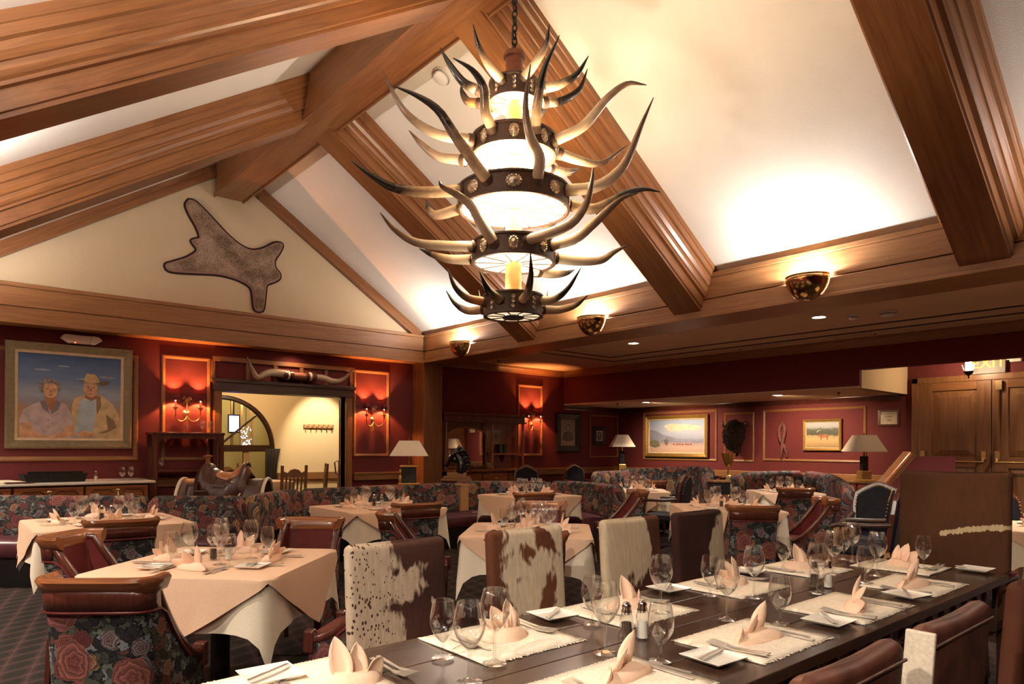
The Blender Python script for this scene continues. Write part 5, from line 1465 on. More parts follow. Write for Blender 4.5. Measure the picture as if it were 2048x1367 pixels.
for i in range(60): sp_.ball((rnd2.uniform(-.1,.1), rnd2.uniform(-.35,.2), rnd2.uniform(0,.1)), .012, 6, 4)
o = obj('beads', sp_, emit('crystal_bead', (.8, .85, 1), .9), ci); o['kind'] = 'stuff'
obj('cord', MB().tube([(0, 1.4, .05), (0, .2, .05)], .006, 6), BLACK, ci)
# ================================================================== table ware
def leaf(w, h, curl, cup, n=6):
    q = MB()
    def fn(u, v):
        x = (u-.5)*2
        wd = w*(math.sin(PI*min(1, .16+v*.84))**.75 if v < .999 else 0)
        return (x*wd/2, -curl*v*v*h-cup*(1-x*x)*wd*.4, v*h)
    return q.grid(6, 8, fn)
def napkin(name, leaves, base):
    t = thing(name, '', 'napkin', group='folded peach napkins')
    q = MB()
    w, d, h = base
    # folded pouch: a low wedge whose two flaps wrap to a point
    q.add([(-w,-.015,0),(w*.95,-.03,0),(w*.55,d,0),(-w*.5,d,0),(-w*.62,.0,h*.62),(-.02,-.012,h*.5),(w*.30,.0,h*1.0),(w*.22,d*.7,h*.9),(-w*.3,d*.75,h*.75),(w*.98,-.03,.006)],
          [(0,1,5),(0,5,4),(1,9,6),(1,6,5),(4,5,8),(5,6,7),(5,7,8),(9,2,7),(9,7,6),(1,2,9),(2,3,8),(2,8,7),(3,0,4),(3,4,8)])
    obj('pouch', q, NAPK, t, smooth=70, sub=1)
    for (x, y, z, ry, rx, rz, ww, hh) in leaves:
        m = Matrix.Translation((x, y, z)) @ Matrix.Rotation(R_(rz), 4, 'Z') @ Matrix.Rotation(R_(ry), 4, 'Y') @ Matrix.Rotation(R_(rx), 4, 'X')
        o = obj('fold', leaf(ww, hh, .25, .55), NAPK, t, smooth=80, solid=.002)
        o.matrix_local = m
    return t
NAP_A = Proto(napkin('folded_napkin', [(-.03,.02,.015,-30,8,10,.06,.085), (-.005,.025,.015,-8,4,0,.065,.11), (.02,.025,.015,18,6,-10,.06,.10), (.035,.02,.012,46,10,-15,.05,.085)], (.125,.075,.05)))
NAP_B = Proto(napkin('folded_napkin', [(-.02,.03,.015,-16,12,15,.06,.095), (.015,.03,.015,12,-4,-10,.06,.115), (-.05,.03,.01,-60,8,15,.055,.08)], (.135,.07,.052)))
NAPS = [NAP_A, NAP_B]
def stemware(name, prof, cat='glass'):
    t = obj(name, MB().lathe(prof, 20), GLASSM, smooth=50)
    return tag(t, '', cat)
def gl_profile(h, stem, rb, rr, foot):
    """foot, stem, bowl outside, rim, bowl inside"""
    p = [(.001, .0), (foot, .001), (foot, .003), (foot*.45, .007), (.006, .014), (.0042, stem*.5), (.005, stem-.008)]
    n = 9; bowl = []
    for i in range(n+1):
        t = i/n; a = t*PI/2
        if t < .6: r = rb*math.sin(t/.6*PI/2)**.8
        else: r = rb+(rr-rb)*((t-.6)/.4)**1.4
        bowl.append((max(.004, r), stem+(h-stem)*(t**1.15)))
    return p+bowl+[(rr-.0012, h+.0006)]+[(max(.001, r-.0015), z+.0015) for r, z in reversed(bowl[:-1])]
WINE = Proto(stemware('wine_glass', gl_profile(.218, .088, .045, .033, .036)))
GOB = Proto(stemware('water_goblet', gl_profile(.172, .045, .040, .031, .034)))
def plate_obj():
    q = MB(); w = .072; s = [(.62,.004),(.86,.006),(1,.014),(1,.016),(.84,.009),(.6,.007)]
    vs = []; 
    for (k, z) in s:
        for (a, b) in ((-1,-1),(1,-1),(1,1),(-1,1)): vs.append((a*w*k, b*w*k, z))
    fs = [(j*4+i, j*4+(i+1) % 4, (j+1)*4+(i+1) % 4, (j+1)*4+i) for j in range(len(s)-1) for i in range(4)] + [(3,2,1,0), (20,21,22,23)]
    t = obj('bread_plate', q.add(vs, fs), CHINA, bev=.003)
    return tag(t, '', 'plate')
PLATE = Proto(plate_obj())
def flat(name, outline, cat, z=.0025, bend=0):
    n = len(outline)
    q = MB().prism(outline, lambda p, t: Vector((p[0], p[1], t+.004+bend*(p[1]**2))), 0, z)
    return Proto(tag(obj(name, q, STEEL), '', cat))
KNIFE = flat('table_knife', [(-.008,-.105),(.008,-.105),(.007,.0),(.009,.01),(.010,.08),(.006,.105),(-.002,.108),(-.006,.01),(-.007,.0)], 'knife', .004)
BKNIFE = flat('butter_knife', [(-.007,-.08),(.007,-.08),(.005,.0),(.009,.01),(.008,.07),(-.003,.075),(-.005,.0)], 'knife', .004)
fk = [(-.007,-.10),(.007,-.10),(.0035,.01),(.011,.04)]
for i in range(4):
    x = .011-.0065*i; fk += [(x, .10), (x-.003, .10)] + ([(x-.003, .052), (x-.0065, .052)] if i < 3 else [])
fk += [(-.0115,.04),(-.0035,.01)]
FORK = flat('dinner_fork', fk, 'fork', .003, .8)
SPOON = flat('teaspoon', [(-.006,-.08),(.006,-.08),(.003,.02)]+[(.015*math.sin(PI*i/10), .02+.045*(1-math.cos(PI*i/10))/2*1.0+.0) for i in range(1, 10)]+[(0,.066)]+[(-.015*math.sin(PI*i/10), .02+.045*(1-math.cos(PI*i/10))/2) for i in range(9, 0, -1)]+[(-.003,.02)], 'spoon', .003, .6)
def shaker(content, nm):
    t = thing(nm, '', 'shaker')
    q = MB(); n = 20; vs = []
    for (r, z) in ((.026, 0), (.027, .01), (.022, .03), (.020, .08), (.015, .092)):
        for i in range(n):
            a = 2*PI*i/n; k = 1+(.07 if i % 2 else 0); vs.append((r*k*math.cos(a), r*k*math.sin(a), z))
    q.add(vs, [(j*n+i, j*n+(i+1) % n, (j+1)*n+(i+1) % n, (j+1)*n+i) for j in range(4) for i in range(n)])
    obj('glass_body', q, GLASSM, t, smooth=30)
    obj('contents', MB().lathe([(.001,.006),(.018,.006),(.016,.062),(.001,.064)], 14), content, t, smooth=40)
    obj('cap', MB().lathe([(.017,.09),(.018,.098),(.014,.108),(.016,.115),(.009,.128),(.001,.131)], 16), CHROME, t, smooth=50)
    return t
SALTP = Proto(shaker(SALT, 'salt_shaker')); PEPP = Proto(shaker(PEPPER, 'pepper_shaker'))
cnt = [0]
def lay(x, y, z, fx, fy, where, wine=(.10, .20), gob=(.17, .14), plate=(-.22, .03), full=True, glasses=True, nap=None, jit=None):
    """one place setting; (fx, fy) is the way the diner faces"""
    rn = random.Random(cnt[0]*7+3); cnt[0] += 1
    f = Vector((fx, fy)).normalized(); r = Vector((f.y, -f.x)); a = math.atan2(f.y, f.x)-PI/2
    at = lambda rr, ff, dz=0: (x+r.x*rr+f.x*ff, y+r.y*rr+f.y*ff, z+dz)
    NAPS[cnt[0] % 2 if nap is None else nap].at(at(0, -.01), a+rn.uniform(-.35, .35), 'peach folded napkin at the '+where, 'folded peach napkins')
    if glasses:
        if wine: WINE.at(at(*wine), rn.uniform(0, 3), 'tall wine glass at the '+where, 'wine glasses')
        if gob: GOB.at(at(*gob), rn.uniform(0, 3), 'short water goblet at the '+where, 'water goblets')
    if plate:
        pa = a+rn.uniform(-.2, .2)
        PLATE.at(at(*plate), pa, 'square white bread plate at the '+where, 'square bread plates')
        BKNIFE.at(at(plate[0]+.01, plate[1]+.01, .013), pa-1.1+rn.uniform(-.3, .3), 'butter knife on the plate at the '+where, 'butter knives')
    if full:
        FORK.at(at(-.135, -.02), a, 'inner fork at the '+where, 'forks'); FORK.at(at(-.16, -.025), a+.03, 'outer fork at the '+where, 'forks')
        KNIFE.at(at(.135, -.02), a, 'table knife at the '+where, 'table knives'); SPOON.at(at(.16, -.02), a-.02, 'teaspoon at the '+where, 'teaspoons')
# --- long table: placemats with fringed ends
TZ = .762
def placemat(x0, x1, y0, y1, lab, along):
    q = MB(); rn = random.Random(int(x0*100))
    q.grid(10, 8, lambda u, v: (x0+(x1-x0)*u, y0+(y1-y0)*v, TZ+.0035+.0012*math.sin(u*9+v*4)))
    t = thing('woven_placemat', lab, 'placemat', ((x0+x1)/2, (y0+y1)/2, TZ), 0, 'fringed ivory placemats')
    cx, cy_ = (x0+x1)/2, (y0+y1)/2
    q.v = [(a-cx, b-cy_, c-TZ) for a, b, c in q.v]
    obj('mat', q, MATW, t, smooth=60, solid=.005)
    fr = MB()
    for e in (0, 1):
        for i in range(70):
            u = i/69
            if along == 'x': p = Vector((x0+(x1-x0)*u, (y0, y1)[e], TZ+.004)); d = Vector((rn.uniform(-.5,.5), (-1, 1)[e], -.1))
            else: p = Vector(((x0, x1)[e], y0+(y1-y0)*u, TZ+.004)); d = Vector(((-1, 1)[e], rn.uniform(-.5,.5), -.1))
            p -= Vector((cx, cy_, TZ)); d = d.normalized()*rn.uniform(.006, .014)
            s = Vector((-d.y, d.x, 0)).normalized()*.002
            fr.add([p-s, p+s, p+d+s, p+d-s], [(0,1,2,3)])
    o = obj('fringe', fr, MATW, t); o['kind'] = 'stuff'
k_ = 1.185
ordn = ['first', 'second', 'third', 'fourth', 'fifth']
for i, (a, b) in enumerate(((.42,.80), (1.04,1.39), (1.57,1.93), (2.19,2.54), (2.77,3.10))):
    placemat(a*k_, b*k_, 1.31*k_, 1.61*k_, 'fringed ivory placemat, %s on the far side of the long table' % ordn[i], 'x')
for i, (a, b) in enumerate(((1.0,1.37), (1.57,1.95), (2.16,2.56), (2.76,3.12))):
    placemat(a*k_, b*k_, .88*k_, 1.14*k_, 'fringed ivory placemat, %s on the near side of the long table' % ordn[i], 'x')
placemat(3.20*k_, 3.49*k_, 1.04*k_, 1.36*k_, 'fringed ivory placemat at the far head of the long table', 'y')
MZ = TZ+.0055
for i, (nx, ny, w_, g_, pl) in enumerate(((.72,1.40,(.93,1.23),None,(.60,1.55)), (1.23,1.46,(1.06,1.30),(.99,1.42),(1.49,1.54)), (1.78,1.48,(1.80,1.36),(1.52,1.40),(2.10,1.55)), (2.41,1.47,(2.23,1.28),(2.14,1.40),(2.66,1.55)), (2.95,1.47,(2.90,1.30),(2.84,1.49),None))):
    wh = '%s far-side place of the long table' % ordn[i]
    x, y = nx*k_, ny*k_
    conv = lambda q: None if q is None else (-(q[0]*k_-x), -(q[1]*k_-y))
    lay(x, y, MZ, 0, -1, wh, conv(w_), conv(g_), conv(pl), nap=(1, 0, 1, 0, 1)[i])
for i, (nx, ny, w_, g_, pl) in enumerate(((1.22,1.02,(1.33,1.18),None,(.98,.98)), (1.74,.99,(1.88,1.17),(1.39,1.05),(1.50,.97)), (2.35,.97,(2.48,1.17),(1.96,1.04),(2.09,.95)), (2.88,.99,(3.01,1.17),(2.82,1.14),(2.68,.94)))):
    wh = '%s near-side place of the long table' % ordn[i]
    x, y = nx*k_, ny*k_
    conv = lambda q: None if q is None else ((q[0]*k_-x), (q[1]*k_-y))
    lay(x, y, MZ, 0, 1, wh, conv(w_), conv(g_), conv(pl), nap=1)
lay(3.37*k_, 1.20*k_, MZ, -1, 0, 'head place of the long table', (.23, .08), (.29, .05), (-.30, -.13), nap=0)
GOB.at((3.37*k_, 1.14*k_-.03, MZ), .4, 'second water goblet beside the napkin at the head of the long table', 'water goblets')
for x, y, P_, lab in ((1.475, 1.23, PEPP, 'pepper shaker in the nearer pair on the long table'), (1.525, 1.215, SALTP, 'salt shaker in the nearer pair on the long table'), (2.59, 1.235, PEPP, 'pepper shaker in the farther pair on the long table'), (2.63, 1.20, SALTP, 'salt shaker in the farther pair on the long table')):
    P_.at((x*k_, y*k_, TZ), 0, lab, 'salt and pepper shakers')
# --- cloth-covered tables
short = {'T1': 'large left table', 'T2': 'left corner booth table', 'T3': 'lamp ledge booth table', 'T4': 'centre table', 'T5': 'divider post booth table', 'T6': 'pale hide chair table', 'T7': 'elk painting booth table', 'T8': 'landscape booth table', 'T9': 'right edge table', 'T10': 'table beyond the doorway'}
for key, (x, y, side, rot, _) in TABLES.items():
    if key == 'T10': continue
    for j in range(4):
        a = rot+j*PI/2
        ox, oy = math.cos(a), math.sin(a)
        d = side/2-.19
        dep = ox*.65+oy*.76; lat = ox*.76-oy*.65
        nm = ('near' if dep < -.5 and abs(lat) < .75 else 'far' if dep > .5 and abs(lat) < .75 else 'left' if lat < 0 else 'right')
        if rot == 0: nm = ('far' if j == 1 else 'right' if j == 0 else 'left' if j == 2 else 'near')
        detail = key in ('T1', 'T2', 'T3', 'T4', 'T6')
        lay(x+ox*d, y+oy*d, .7585, -ox, -oy, '%s place of the %s' % (nm, short[key]), (.06, .17) if key != 'T1' else (.07, .16), (.15, .10), (-.20, .02), full=key in ('T1', 'T4', 'T2'), nap=(j+ord(key[1])) % 2)
    PEPP.at((x-.03, y+.03, .7585), 0, 'pepper shaker on the '+short[key], 'salt and pepper shakers')
    SALTP.at((x+.035, y-.02, .7585), 0, 'salt shaker on the '+short[key], 'salt and pepper shakers')
# ================================================================== standing pieces along the walls
# marble-topped sideboard
sb = thing('marble_sideboard', 'mahogany sideboard with a white marble top under the couple portrait', 'sideboard', (.75, 10.18, 0))
obj('marble_top', MB().box(-1.5, 1.50, -.46, .44, .905, .935), MARBLE, sb, bev=.006)
obj('carcass', MB().box(-1.45, 1.44, -.42, .42, .08, .905), MAHOG, sb, bev=.006)
for i in range(4):
    x0 = -1.42+i*.715
    d = obj('drawer', MB().box(x0, x0+.69, -.445, -.42, .68, .88), MAHOG_RAIL, sb, bev=.008)
    q = MB(); pts = []
    for s in (-1, 1):
        q.tube([(x0+.345+s*.05, -.447, .80), (x0+.345+s*.09, -.447, .835), (x0+.345+s*.25, -.447, .835), (x0+.345+s*.29, -.447, .80), (x0+.345+s*.29, -.447, .74)], .007, 6)
    obj('bead', q, MAHOG, d)
    obj('drop_pull', MB().ball((x0+.345, -.452, .825), .022, 10, 6, (1.2, .35, 1)).tube([(x0+.345, -.46, .81), (x0+.345, -.465, .765)], [.006, .013], 8), ANTBRASS, d, smooth=50)
    obj('cupboard_door', MB().box(x0, x0+.69, -.44, -.42, .12, .66), MAHOG, sb, bev=.008)
obj('turned_corner', MB().lathe([(.02, .1), (.03, .2), (.02, .3), (.032, .5), (.02, .62), (.03, .75), (.022, .9)], 10, (1.45, -.42, 0)), MAHOG, sb, smooth=40)
zt_ = .935
tag(obj('dark_basket', MB().prism([(-.30,-.09),(.30,-.09),(.33,.09),(-.33,.09)], lambda p, z: Vector((p[0]*(1+z), p[1]*(1+z), z)), 0, .10).box(-.28,.28,-.07,.07,.10,.13), plain('dark_wicker', (.018,.016,.013), .9, 0, .2, .6, 90, .8), loc=(1.20, 10.05, zt_)), 'long dark basket on the marble sideboard', 'basket')
SALTP.at((1.62, 9.98, zt_), 0, 'white-capped shaker beside the dark basket on the sideboard', 'salt and pepper shakers')
GOB.at((1.93, 10.05, zt_), 0, 'left of two goblets at the right end of the sideboard', 'water goblets')
GOB.at((2.04, 10.1, zt_), 0, 'right of two goblets at the right end of the sideboard', 'water goblets')
tag(obj('dark_folder', MB().box(-.14,.14,-.06,.06,0,.018), MAHOG, loc=(.82, 9.82, zt_), rz=.1, bev=.003), 'dark red folder lying on the marble sideboard', 'folder')
tag(obj('folded_cloth', cloth(.3, .02, lambda u, k: .016, .0, .0, 3), WHITE, loc=(.55, 10.15, zt_), rz=.2, smooth=60), 'folded ivory cloth at the left of the sideboard', 'cloth')
# tall console with cut corners
cn = thing('tall_console', 'tall narrow mahogany console below the first candle sconce', 'console', (2.82, 10.45, 0))
obj('console_top', MB().box(-.49, .47, -.2, .2, 1.54, 1.575), MAHOG, cn, bev=.006)
for sx in (-.45, .43):
    obj('post', MB().box(sx-.03, sx+.03, -.18, -.12, 0, 1.54), MAHOG, cn, bev=.004); obj('post', MB().box(sx-.03, sx+.03, .12, .18, 0, 1.54), MAHOG, cn, bev=.004)
obj('apron', MB().prism([(-.42,1.54),(-.42,1.40),(-.36,1.47),(-.30,1.485),(.28,1.485),(.34,1.47),(.40,1.40),(.40,1.54)], lambda p, y: Vector((p[0], y, p[1])), -.17, -.14), MAHOG, cn)
obj('shelf', MB().box(-.45, .43, -.17, .18, 1.02, 1.05), MAHOG, cn)
obj('lower_shelf', MB().box(-.45, .43, -.17, .18, .55, .58), MAHOG, cn)
GOB.at((3.02, 10.40, 1.575), 0, 'left of two goblets on top of the tall console', 'water goblets')
GOB.at((3.14, 10.42, 1.575), 0, 'right of two goblets on top of the tall console', 'water goblets')
GOB.at((2.48, 10.40, 1.05), 0, 'goblet on the shelf inside the tall console', 'water goblets')
# saddle on a half-barrel stand
sd = thing('western_saddle', 'brown tooled leather western saddle on a half-barrel stand before the doorway', 'saddle', (2.92, 9.05, 0), -.62)
BAR = plain('barrel_ply', (.12,.075,.05), .5, 0, .4, .3, 12)
q = MB(); q.grid(14, 16, lambda u, v: (-.52+1.04*u, .30*math.cos(PI*(1-v)), .62+.34*math.sin(PI*v)))
stand = obj('barrel', q, BAR, sd, smooth=60, solid=.02)
for x in (-.52, .52): obj('barrel_rim', MB().tube([(x, .31*math.cos(PI*i/16), .62+.35*math.sin(PI*i/16)) for i in range(17)], .022, 8), WHITE, sd, smooth=60)
obj('barrel_end', MB().add([(-.5, .29*math.cos(PI*i/16), .62+.33*math.sin(PI*i/16)) for i in range(17)], [tuple(range(17))]), BAR, sd)
for x in (-.42, .42): obj('stand_leg', MB().box(x-.04, x+.04, -.25, .25, 0, .64), DARKWOOD, sd)
def saddle_h(u):       # ridge height along the saddle; pommel at u=0, cantle at u=1
    pts = [(0, 1.10), (.12, 1.17), (.25, 1.10), (.42, 1.035), (.6, 1.03), (.78, 1.10), (.88, 1.16), (.93, 1.10), (1, 1.0)]
    for (a, ha), (b, hb) in zip(pts, pts[1:]):
        if u <= b:
            t = (u-a)/(b-a); t = t*t*(3-2*t); return ha+(hb-ha)*t
    return 1.0
def tree(u, v):
    s = (v-.5)*2
    w = .18+.14*u*(1-u)*2+.03
    ang = s*PI*.56
    return (-.30+.62*u, (w+.06)*math.sin(ang)*1.05, saddle_h(u)-(.30+.06*math.sin(PI*u))*(1-math.cos(ang)))
q = MB(); q.grid(28, 20, tree)
obj('tree_cover', q, SADDLE, sd, smooth=60, solid=.018)
q = MB(); q.grid(14, 10, lambda u, v: tuple(Vector(tree(.36+.50*u, .5+(v-.5)*(.30+.25*u)))+Vector((0, 0, .014))))
obj('seat_pad', q, SADSEAT, sd, smooth=60, solid=.012)
obj('pommel_swell', MB().ball((-.21, 0, 1.09), .10, 16, 10, (.8, 1.35, .8)), SADDLE, sd, smooth=60)
obj('saddle_horn', MB().lathe([(.03, 1.12), (.026, 1.2), (.03, 1.235), (.055, 1.25), (.055, 1.265), (.001, 1.272)], 14, (-.23, 0, 0)), SADSEAT, sd, smooth=60)
obj('cantle_roll', MB().tube([(.27-.03*abs(i-5)/5, -.2+.04*i, 1.165-.012*(i-5)**2*.35) for i in range(11)], .022, 8), SADDLE, sd, smooth=60)
for s in (-1, 1):
    q = MB(); q.grid(16, 10, lambda u, v, s=s: (-.40+.86*u, s*(.235+.085*math.sin(PI*min(1, v*1.1)*.5)), .90-.24*v-.04*math.sin(PI*u)*v))
    obj('skirt', q, SADDLE, sd, smooth=60, solid=.015)
    q = MB(); q.grid(6, 10, lambda u, v, s=s: (-.12+.2*u, s*(.30+.05*v), .92-.52*v))
    obj('fender', q, SADDLE, sd, smooth=60, solid=.012)
    obj('lace', MB().tube([(.13, s*.325, .80), (.16, s*.345, .76), (.2, s*.345, .75)], .011, 6), WHITE, sd, smooth=60)
    obj('lace', MB().tube([(.27, s*.325, .80), (.25, s*.345, .76), (.22, s*.345, .75)], .011, 6), WHITE, sd, smooth=60)
    obj('concho', MB().ball((.16, s*.30, .93), .022, 10, 6, (1, .4, 1)), ANTBRASS, sd, smooth=60)
    obj('stirrup_strap', MB().bar((-.24, s*.335, .95), (-.26, s*.36, .45), .04, .012), SADDLE, sd)
obj('cinch_fold', MB().box(-.28, -.1, -.37, -.34, .72, .84), SADDLE, sd, bev=.02)
# back bar with an arched mirror
bb = thing('mirrored_back_bar', 'dark carved back bar with an arched mirror right of the oak post', 'back bar', (8.25, 10.62, 0))
obj('counter', MB().box(-1.0, 1.05, -.52, .05, .92, .965), MAHOG_RAIL, bb, bev=.008)
obj('base_cabinet', MB().box(-.97, 1.0, -.47, .05, 0, .92), MAHOG, bb, bev=.006)
for i in range(3): 
    d_ = obj('drawer', MB().box(-.92+i*.64, -.32+i*.64, -.49, -.47, .70, .88), MAHOG_RAIL, bb, bev=.006)
    obj('knob', MB().ball((-.62+i*.64, -.50, .79), .02, 8, 6), ANTBRASS, d_, smooth=60)
obj('upper_back', MB().box(-.97, 1.0, -.02, .05, .965, 1.85), MAHOG, bb)
arch = [(-.80, 1.0), (.12, 1.0), (.12, 1.62)] + [(-.34+.46*math.cos(PI*i/12), 1.62+.14*math.sin(PI*i/12)) for i in range(1, 12)] + [(-.80, 1.62)]
obj('mirror', MB().prism(arch, lambda p, y: Vector((p[0], y, p[1])), -.045, -.02), MIRROR, bb)
obj('mirror_frame', MB().tube([(p[0], -.045, p[1]) for p in arch]+[(arch[0][0], -.045, arch[0][1])], .02, 6), MAHOG_RAIL, bb, smooth=50)
obj('cornice', MB().box(-1.05, 1.05, -.28, .05, 1.98, 2.03).box(-1.0, 1.0, -.22, .05, 1.85, 1.98).box(-1.03, 1.03, -.25, .05, 1.86, 1.89), MAHOG, bb, bev=.006)
obj('side_shelf', MB().box(.2, .95, -.18, .0, 1.23, 1.26), MAHOG_RAIL, bb)
obj('shelf_bracket', MB().prism([(0,1.23),(-.15,1.23),(0,1.05)], lambda p, x: Vector((x, p[0], p[1])), .55, .58), MAHOG, bb)
for x in (.98, .18, -.93): obj('turned_column', MB().lathe([(.03, .97), (.02, 1.02), (.032, 1.2), (.022, 1.3), (.034, 1.5), (.02, 1.7), (.03, 1.85)], 10, (x, -.18, 0)), MAHOG_RAIL, bb, smooth=40)
for i, x in enumerate((.48, .58)):
    tag(obj('green_box', MB().box(-.045,.045,-.03,.03,0,.18), GREEN, loc=(8.25+x, 10.55, 1.26), rz=.1*i, bev=.004), ['left green box on the back bar side shelf', 'right green box on the back bar side shelf'][i], 'box')
tag(obj('crystal_bowl', MB().lathe([(.03, 0), (.05, .01), (.11, .09), (.12, .12), (.112, .12), (.045, .015)], 16), GLASSM, loc=(8.05, 10.45, .965), smooth=40), 'cut glass bowl on the back bar counter', 'bowl')
tag(obj('crystal_bowl', MB().lathe([(.03, 0), (.04, .01), (.08, .08), (.085, .11), (.078, .11), (.035, .015)], 16), GLASSM, loc=(8.33, 10.42, .965), smooth=40), 'smaller glass bowl on the back bar counter', 'bowl')
# black horse bust
hb_ = thing('horse_bust', 'glossy black horse head bust on a wooden plinth beside the oak post', 'sculpture', (6.35, 8.75, .885), -.71); hb_.scale = (1.25,)*3
obj('plinth', MB().box(-.17, .17, -.09, .09, 0, .03).box(-.12, .12, -.07, .07, .03, .08), OAKGOLD_X, hb_, bev=.006)
neck = smooth_path([(.05,0,.07),(.06,0,.15),(.045,0,.23),(.0,0,.31)], 10)
obj('neck', MB().tube(neck, [.085,.09,.09,.088,.085,.082,.078,.073,.068,.06,.05], 12, flat=.7), BLACKSHINE, hb_, smooth=60)
obj('head', MB().tube(smooth_path([(.04,0,.345),(-.01,0,.335),(-.06,0,.285),(-.105,0,.22),(-.135,0,.165),(-.15,0,.15)], 12), [.02,.045,.056,.058,.056,.050,.044,.038,.034,.032,.032,.028,.014], 12, flat=.8), BLACKSHINE, hb_, smooth=60)
obj('jaw', MB().ball((-.03, 0, .245), .05, 12, 8, (1.1, .6, 1)), BLACKSHINE, hb_, smooth=60)
for s in (-1, 1): obj('ear', MB().tube([(.02,s*.025,.36),(.02,s*.032,.40),(.028,s*.03,.43)], [.014,.013,.001], 6), BLACKSHINE, hb_, smooth=60)
mn = [(.05,.375),(.085,.345),(.11,.305),(.13,.26),(.14,.21),(.145,.16),(.14,.115)]
for i, (x, z) in enumerate(mn): obj('mane_lock', MB().tube([(x-.05,0,z-.01),(x-.01,.012*(-1)**i,z+.015),(x+.025,.014*(-1)**i,z+.0),(x+.035,.01,z-.03)], [.024,.024,.017,.003], 8), BLACKSHINE, hb_, smooth=60)
t = thing('bust_pedestal', 'dark pedestal under the black horse bust', 'pedestal', (6.35, 8.75, 0), -.71); obj('pedestal_top', MB().box(-.24, .24, -.16, .16, .855, .885), OAKGOLD_X, t, bev=.005); obj('pedestal_body', MB().box(-.2, .2, -.13, .13, 0, .855), MAHOG, t, bev=.005)
# table lamps with square tapered shades
def table_lamp(label, x, y, z, w, h_base, sh, rz=0.0, marble=True):
    t = thing('table_lamp', label, 'lamp', (x, y, z), rz)
    obj('foot', MB().box(-.13*w, .13*w, -.11*w, .11*w, 0, .03*w), GOLD, t, bev=.006)
    if marble:
        obj('marble_block', MB().box(-.085*w, .085*w, -.07*w, .07*w, .03*w, h_base*.62), DKMARBLE, t, bev=.004)
        obj('gilt_cap', MB().box(-.11*w, .11*w, -.09*w, .09*w, h_base*.62, h_base*.68), GOLD, t, bev=.006)
        obj('gilt_mount', MB().ball((-.10*w, -.02, h_base*.45), .035*w, 10, 8, (.6, 1, 1.2)).ball((-.10*w, -.02, h_base*.2), .045*w, 10, 8, (.6, 1, 1.3)), GOLD, t, smooth=60)
    else:
        obj('gilt_block', MB().prism([(-.075*w,-.075*w),(.075*w,-.075*w),(.075*w,.075*w),(-.075*w,.075*w)], lambda p, q: Vector((p[0]*(1.2-.8*q), p[1]*(1.2-.8*q), .03*w+q)), 0, h_base*.3), GOLD, t, bev=.005)
        obj('marble_column', MB().box(-.05*w, .05*w, -.05*w, .05*w, h_base*.3, h_base*.85), DKMARBLE, t, bev=.004)
    obj('neck', MB().lathe([(.02, h_base*.66), (.016, h_base*1.05)], 12), BRASS, t, smooth=50)
    a, b = sh[0]/2, sh[1]/2
    q = MB()
    q.add([(-a,-a*.8,h_base),(a,-a*.8,h_base),(a,a*.8,h_base),(-a,a*.8,h_base),(-b,-b*.8,h_base+sh[2]),(b,-b*.8,h_base+sh[2]),(b,b*.8,h_base+sh[2]),(-b,b*.8,h_base+sh[2])], [(0,1,5,4),(1,2,6,5),(2,3,7,6),(3,0,4,7)])
    obj('shade', q, SHADE, t, solid=.006)
    obj('shade_knob', MB().tube([(0,0,h_base+sh[2]-.01),(0,0,h_base+sh[2]+.035)], .009, 8), BRASS, t)
    return t
table_lamp('table lamp with a marble block base on the ledge beside the oak post', 5.13, 8.2, .85, 1.15, .41, (.52, .27, .21), -.6)
table_lamp('table lamp with a slim base in the far corner', 11.45, 9.7, .82, .95, .58, (.50, .23, .26), -.65, False)
table_lamp('table lamp near the exit doors beyond the curved booth', 11.75, 4.78, .85, .95, .49, (.54, .28, .27), -.65, False)
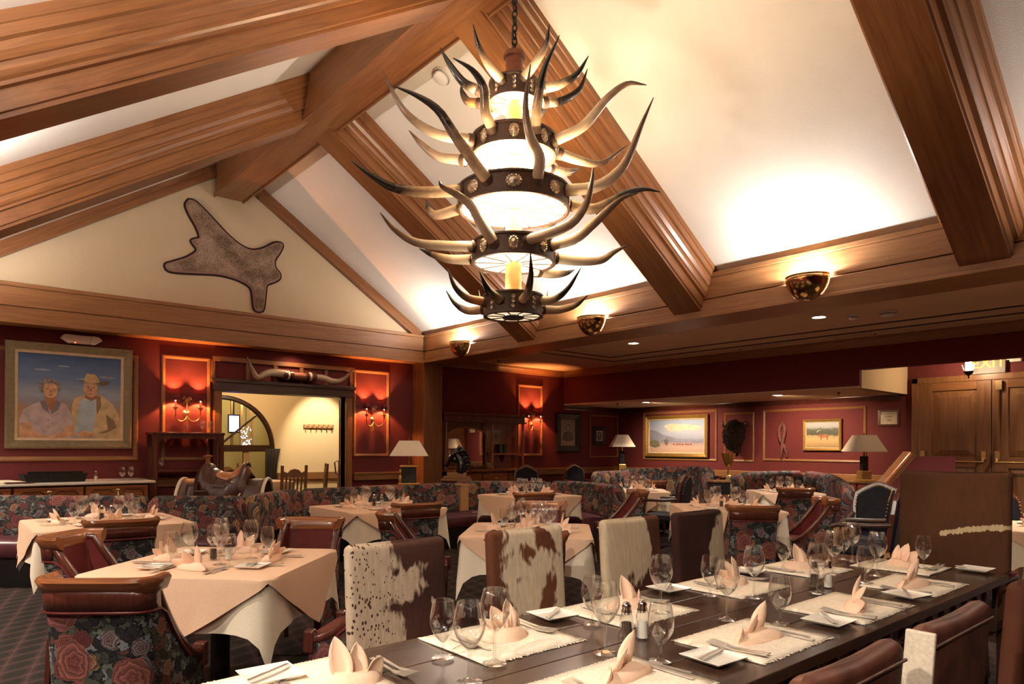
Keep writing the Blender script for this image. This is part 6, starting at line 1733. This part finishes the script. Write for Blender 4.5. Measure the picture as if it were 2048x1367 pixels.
for x, y, hh, lab in ((11.45, 9.7, .82, 'corner lamp stand behind the pale floral booth'), (11.75, 4.78, .85, 'lamp stand behind the curved floral booth')):
    t = thing('lamp_stand', lab, 'stand', (x, y, 0)); obj('stand_top', MB().box(-.25,.25,-.25,.25,hh-.03,hh), OAKGOLD_X, t, bev=.004)
    for sx in (-1, 1):
        for sy in (-1, 1): obj('leg', MB().box(sx*.22-.02, sx*.22+.02, sy*.22-.02, sy*.22+.02, 0, hh-.03), MAHOG, t)
# tall gilt goblet on a stand between the two far booths
t = thing('gilt_goblet', 'tall gilt goblet standing between the two far booths', 'goblet', (10.5, 6.52, .90))
obj('cup', MB().lathe([(.012,.16),(.05,.18),(.085,.27),(.12,.40),(.113,.40),(.08,.275),(.04,.19)], 20), GOLD, t, smooth=50)
obj('stem', MB().lathe([(.06,0),(.055,.012),(.014,.03),(.01,.1),(.02,.12),(.012,.16)], 16), GOLD, t, smooth=50)
t = thing('booth_pier', 'narrow wooden pier between the two far booths', 'pier', (10.5, 6.52, 0))
obj('pier', MB().box(-.10, .10, -.10, .10, 0, .87), MAHOG, t, bev=.006); obj('pier_cap', MB().box(-.12, .12, -.12, .12, .87, .90), OAKGOLD_X, t, bev=.006)
# small service stand in front of the far booths
t = thing('service_stand', 'small dark wooden service stand between the far booths', 'stand', (8.62, 5.50, 0), -.6)
obj('stand_top', MB().box(-.13, .13, -.12, .12, .90, .93), OAKGOLD_X, t, bev=.004); obj('dark_box', MB().box(-.12, .12, -.11, .11, .74, .90), BLACK, t, bev=.004); obj('stand_body', MB().box(-.11,.11,-.10,.10,0,.74), OAK_Z, t, bev=.004)
# sloping partition with a polished oak cap, right of the curved booth
t = thing('sloping_partition', 'low dark red partition with a steep polished wooden cap near the exit doors', 'partition', (9.15, 3.35, 0), 0)
rr = Vector((.76, -.65, 0)); ff = Vector((.65, .76, 0))
pp = [(-.18, 0), (-.18, .86), (.20, 1.30), (.75, 1.30), (.75, 0)]
obj('panel', MB().prism(pp, lambda p, d: rr*p[0]+ff*d+Vector((0, 0, p[1])), 0, .12), RED, t)
a_ = rr*-.22+Vector((0, 0, .83)); b_ = rr*.21+Vector((0, 0, 1.33))
obj('oak_cap', MB().bar(a_+ff*.05, b_+ff*.05, .16, .1), OAK_X, t, bev=.01)
obj('grab_rail', MB().tube([a_-ff*.06+rr*-.05, b_-ff*.06+rr*-.05], .028, 10), MAHOG_RAIL, t, smooth=60)
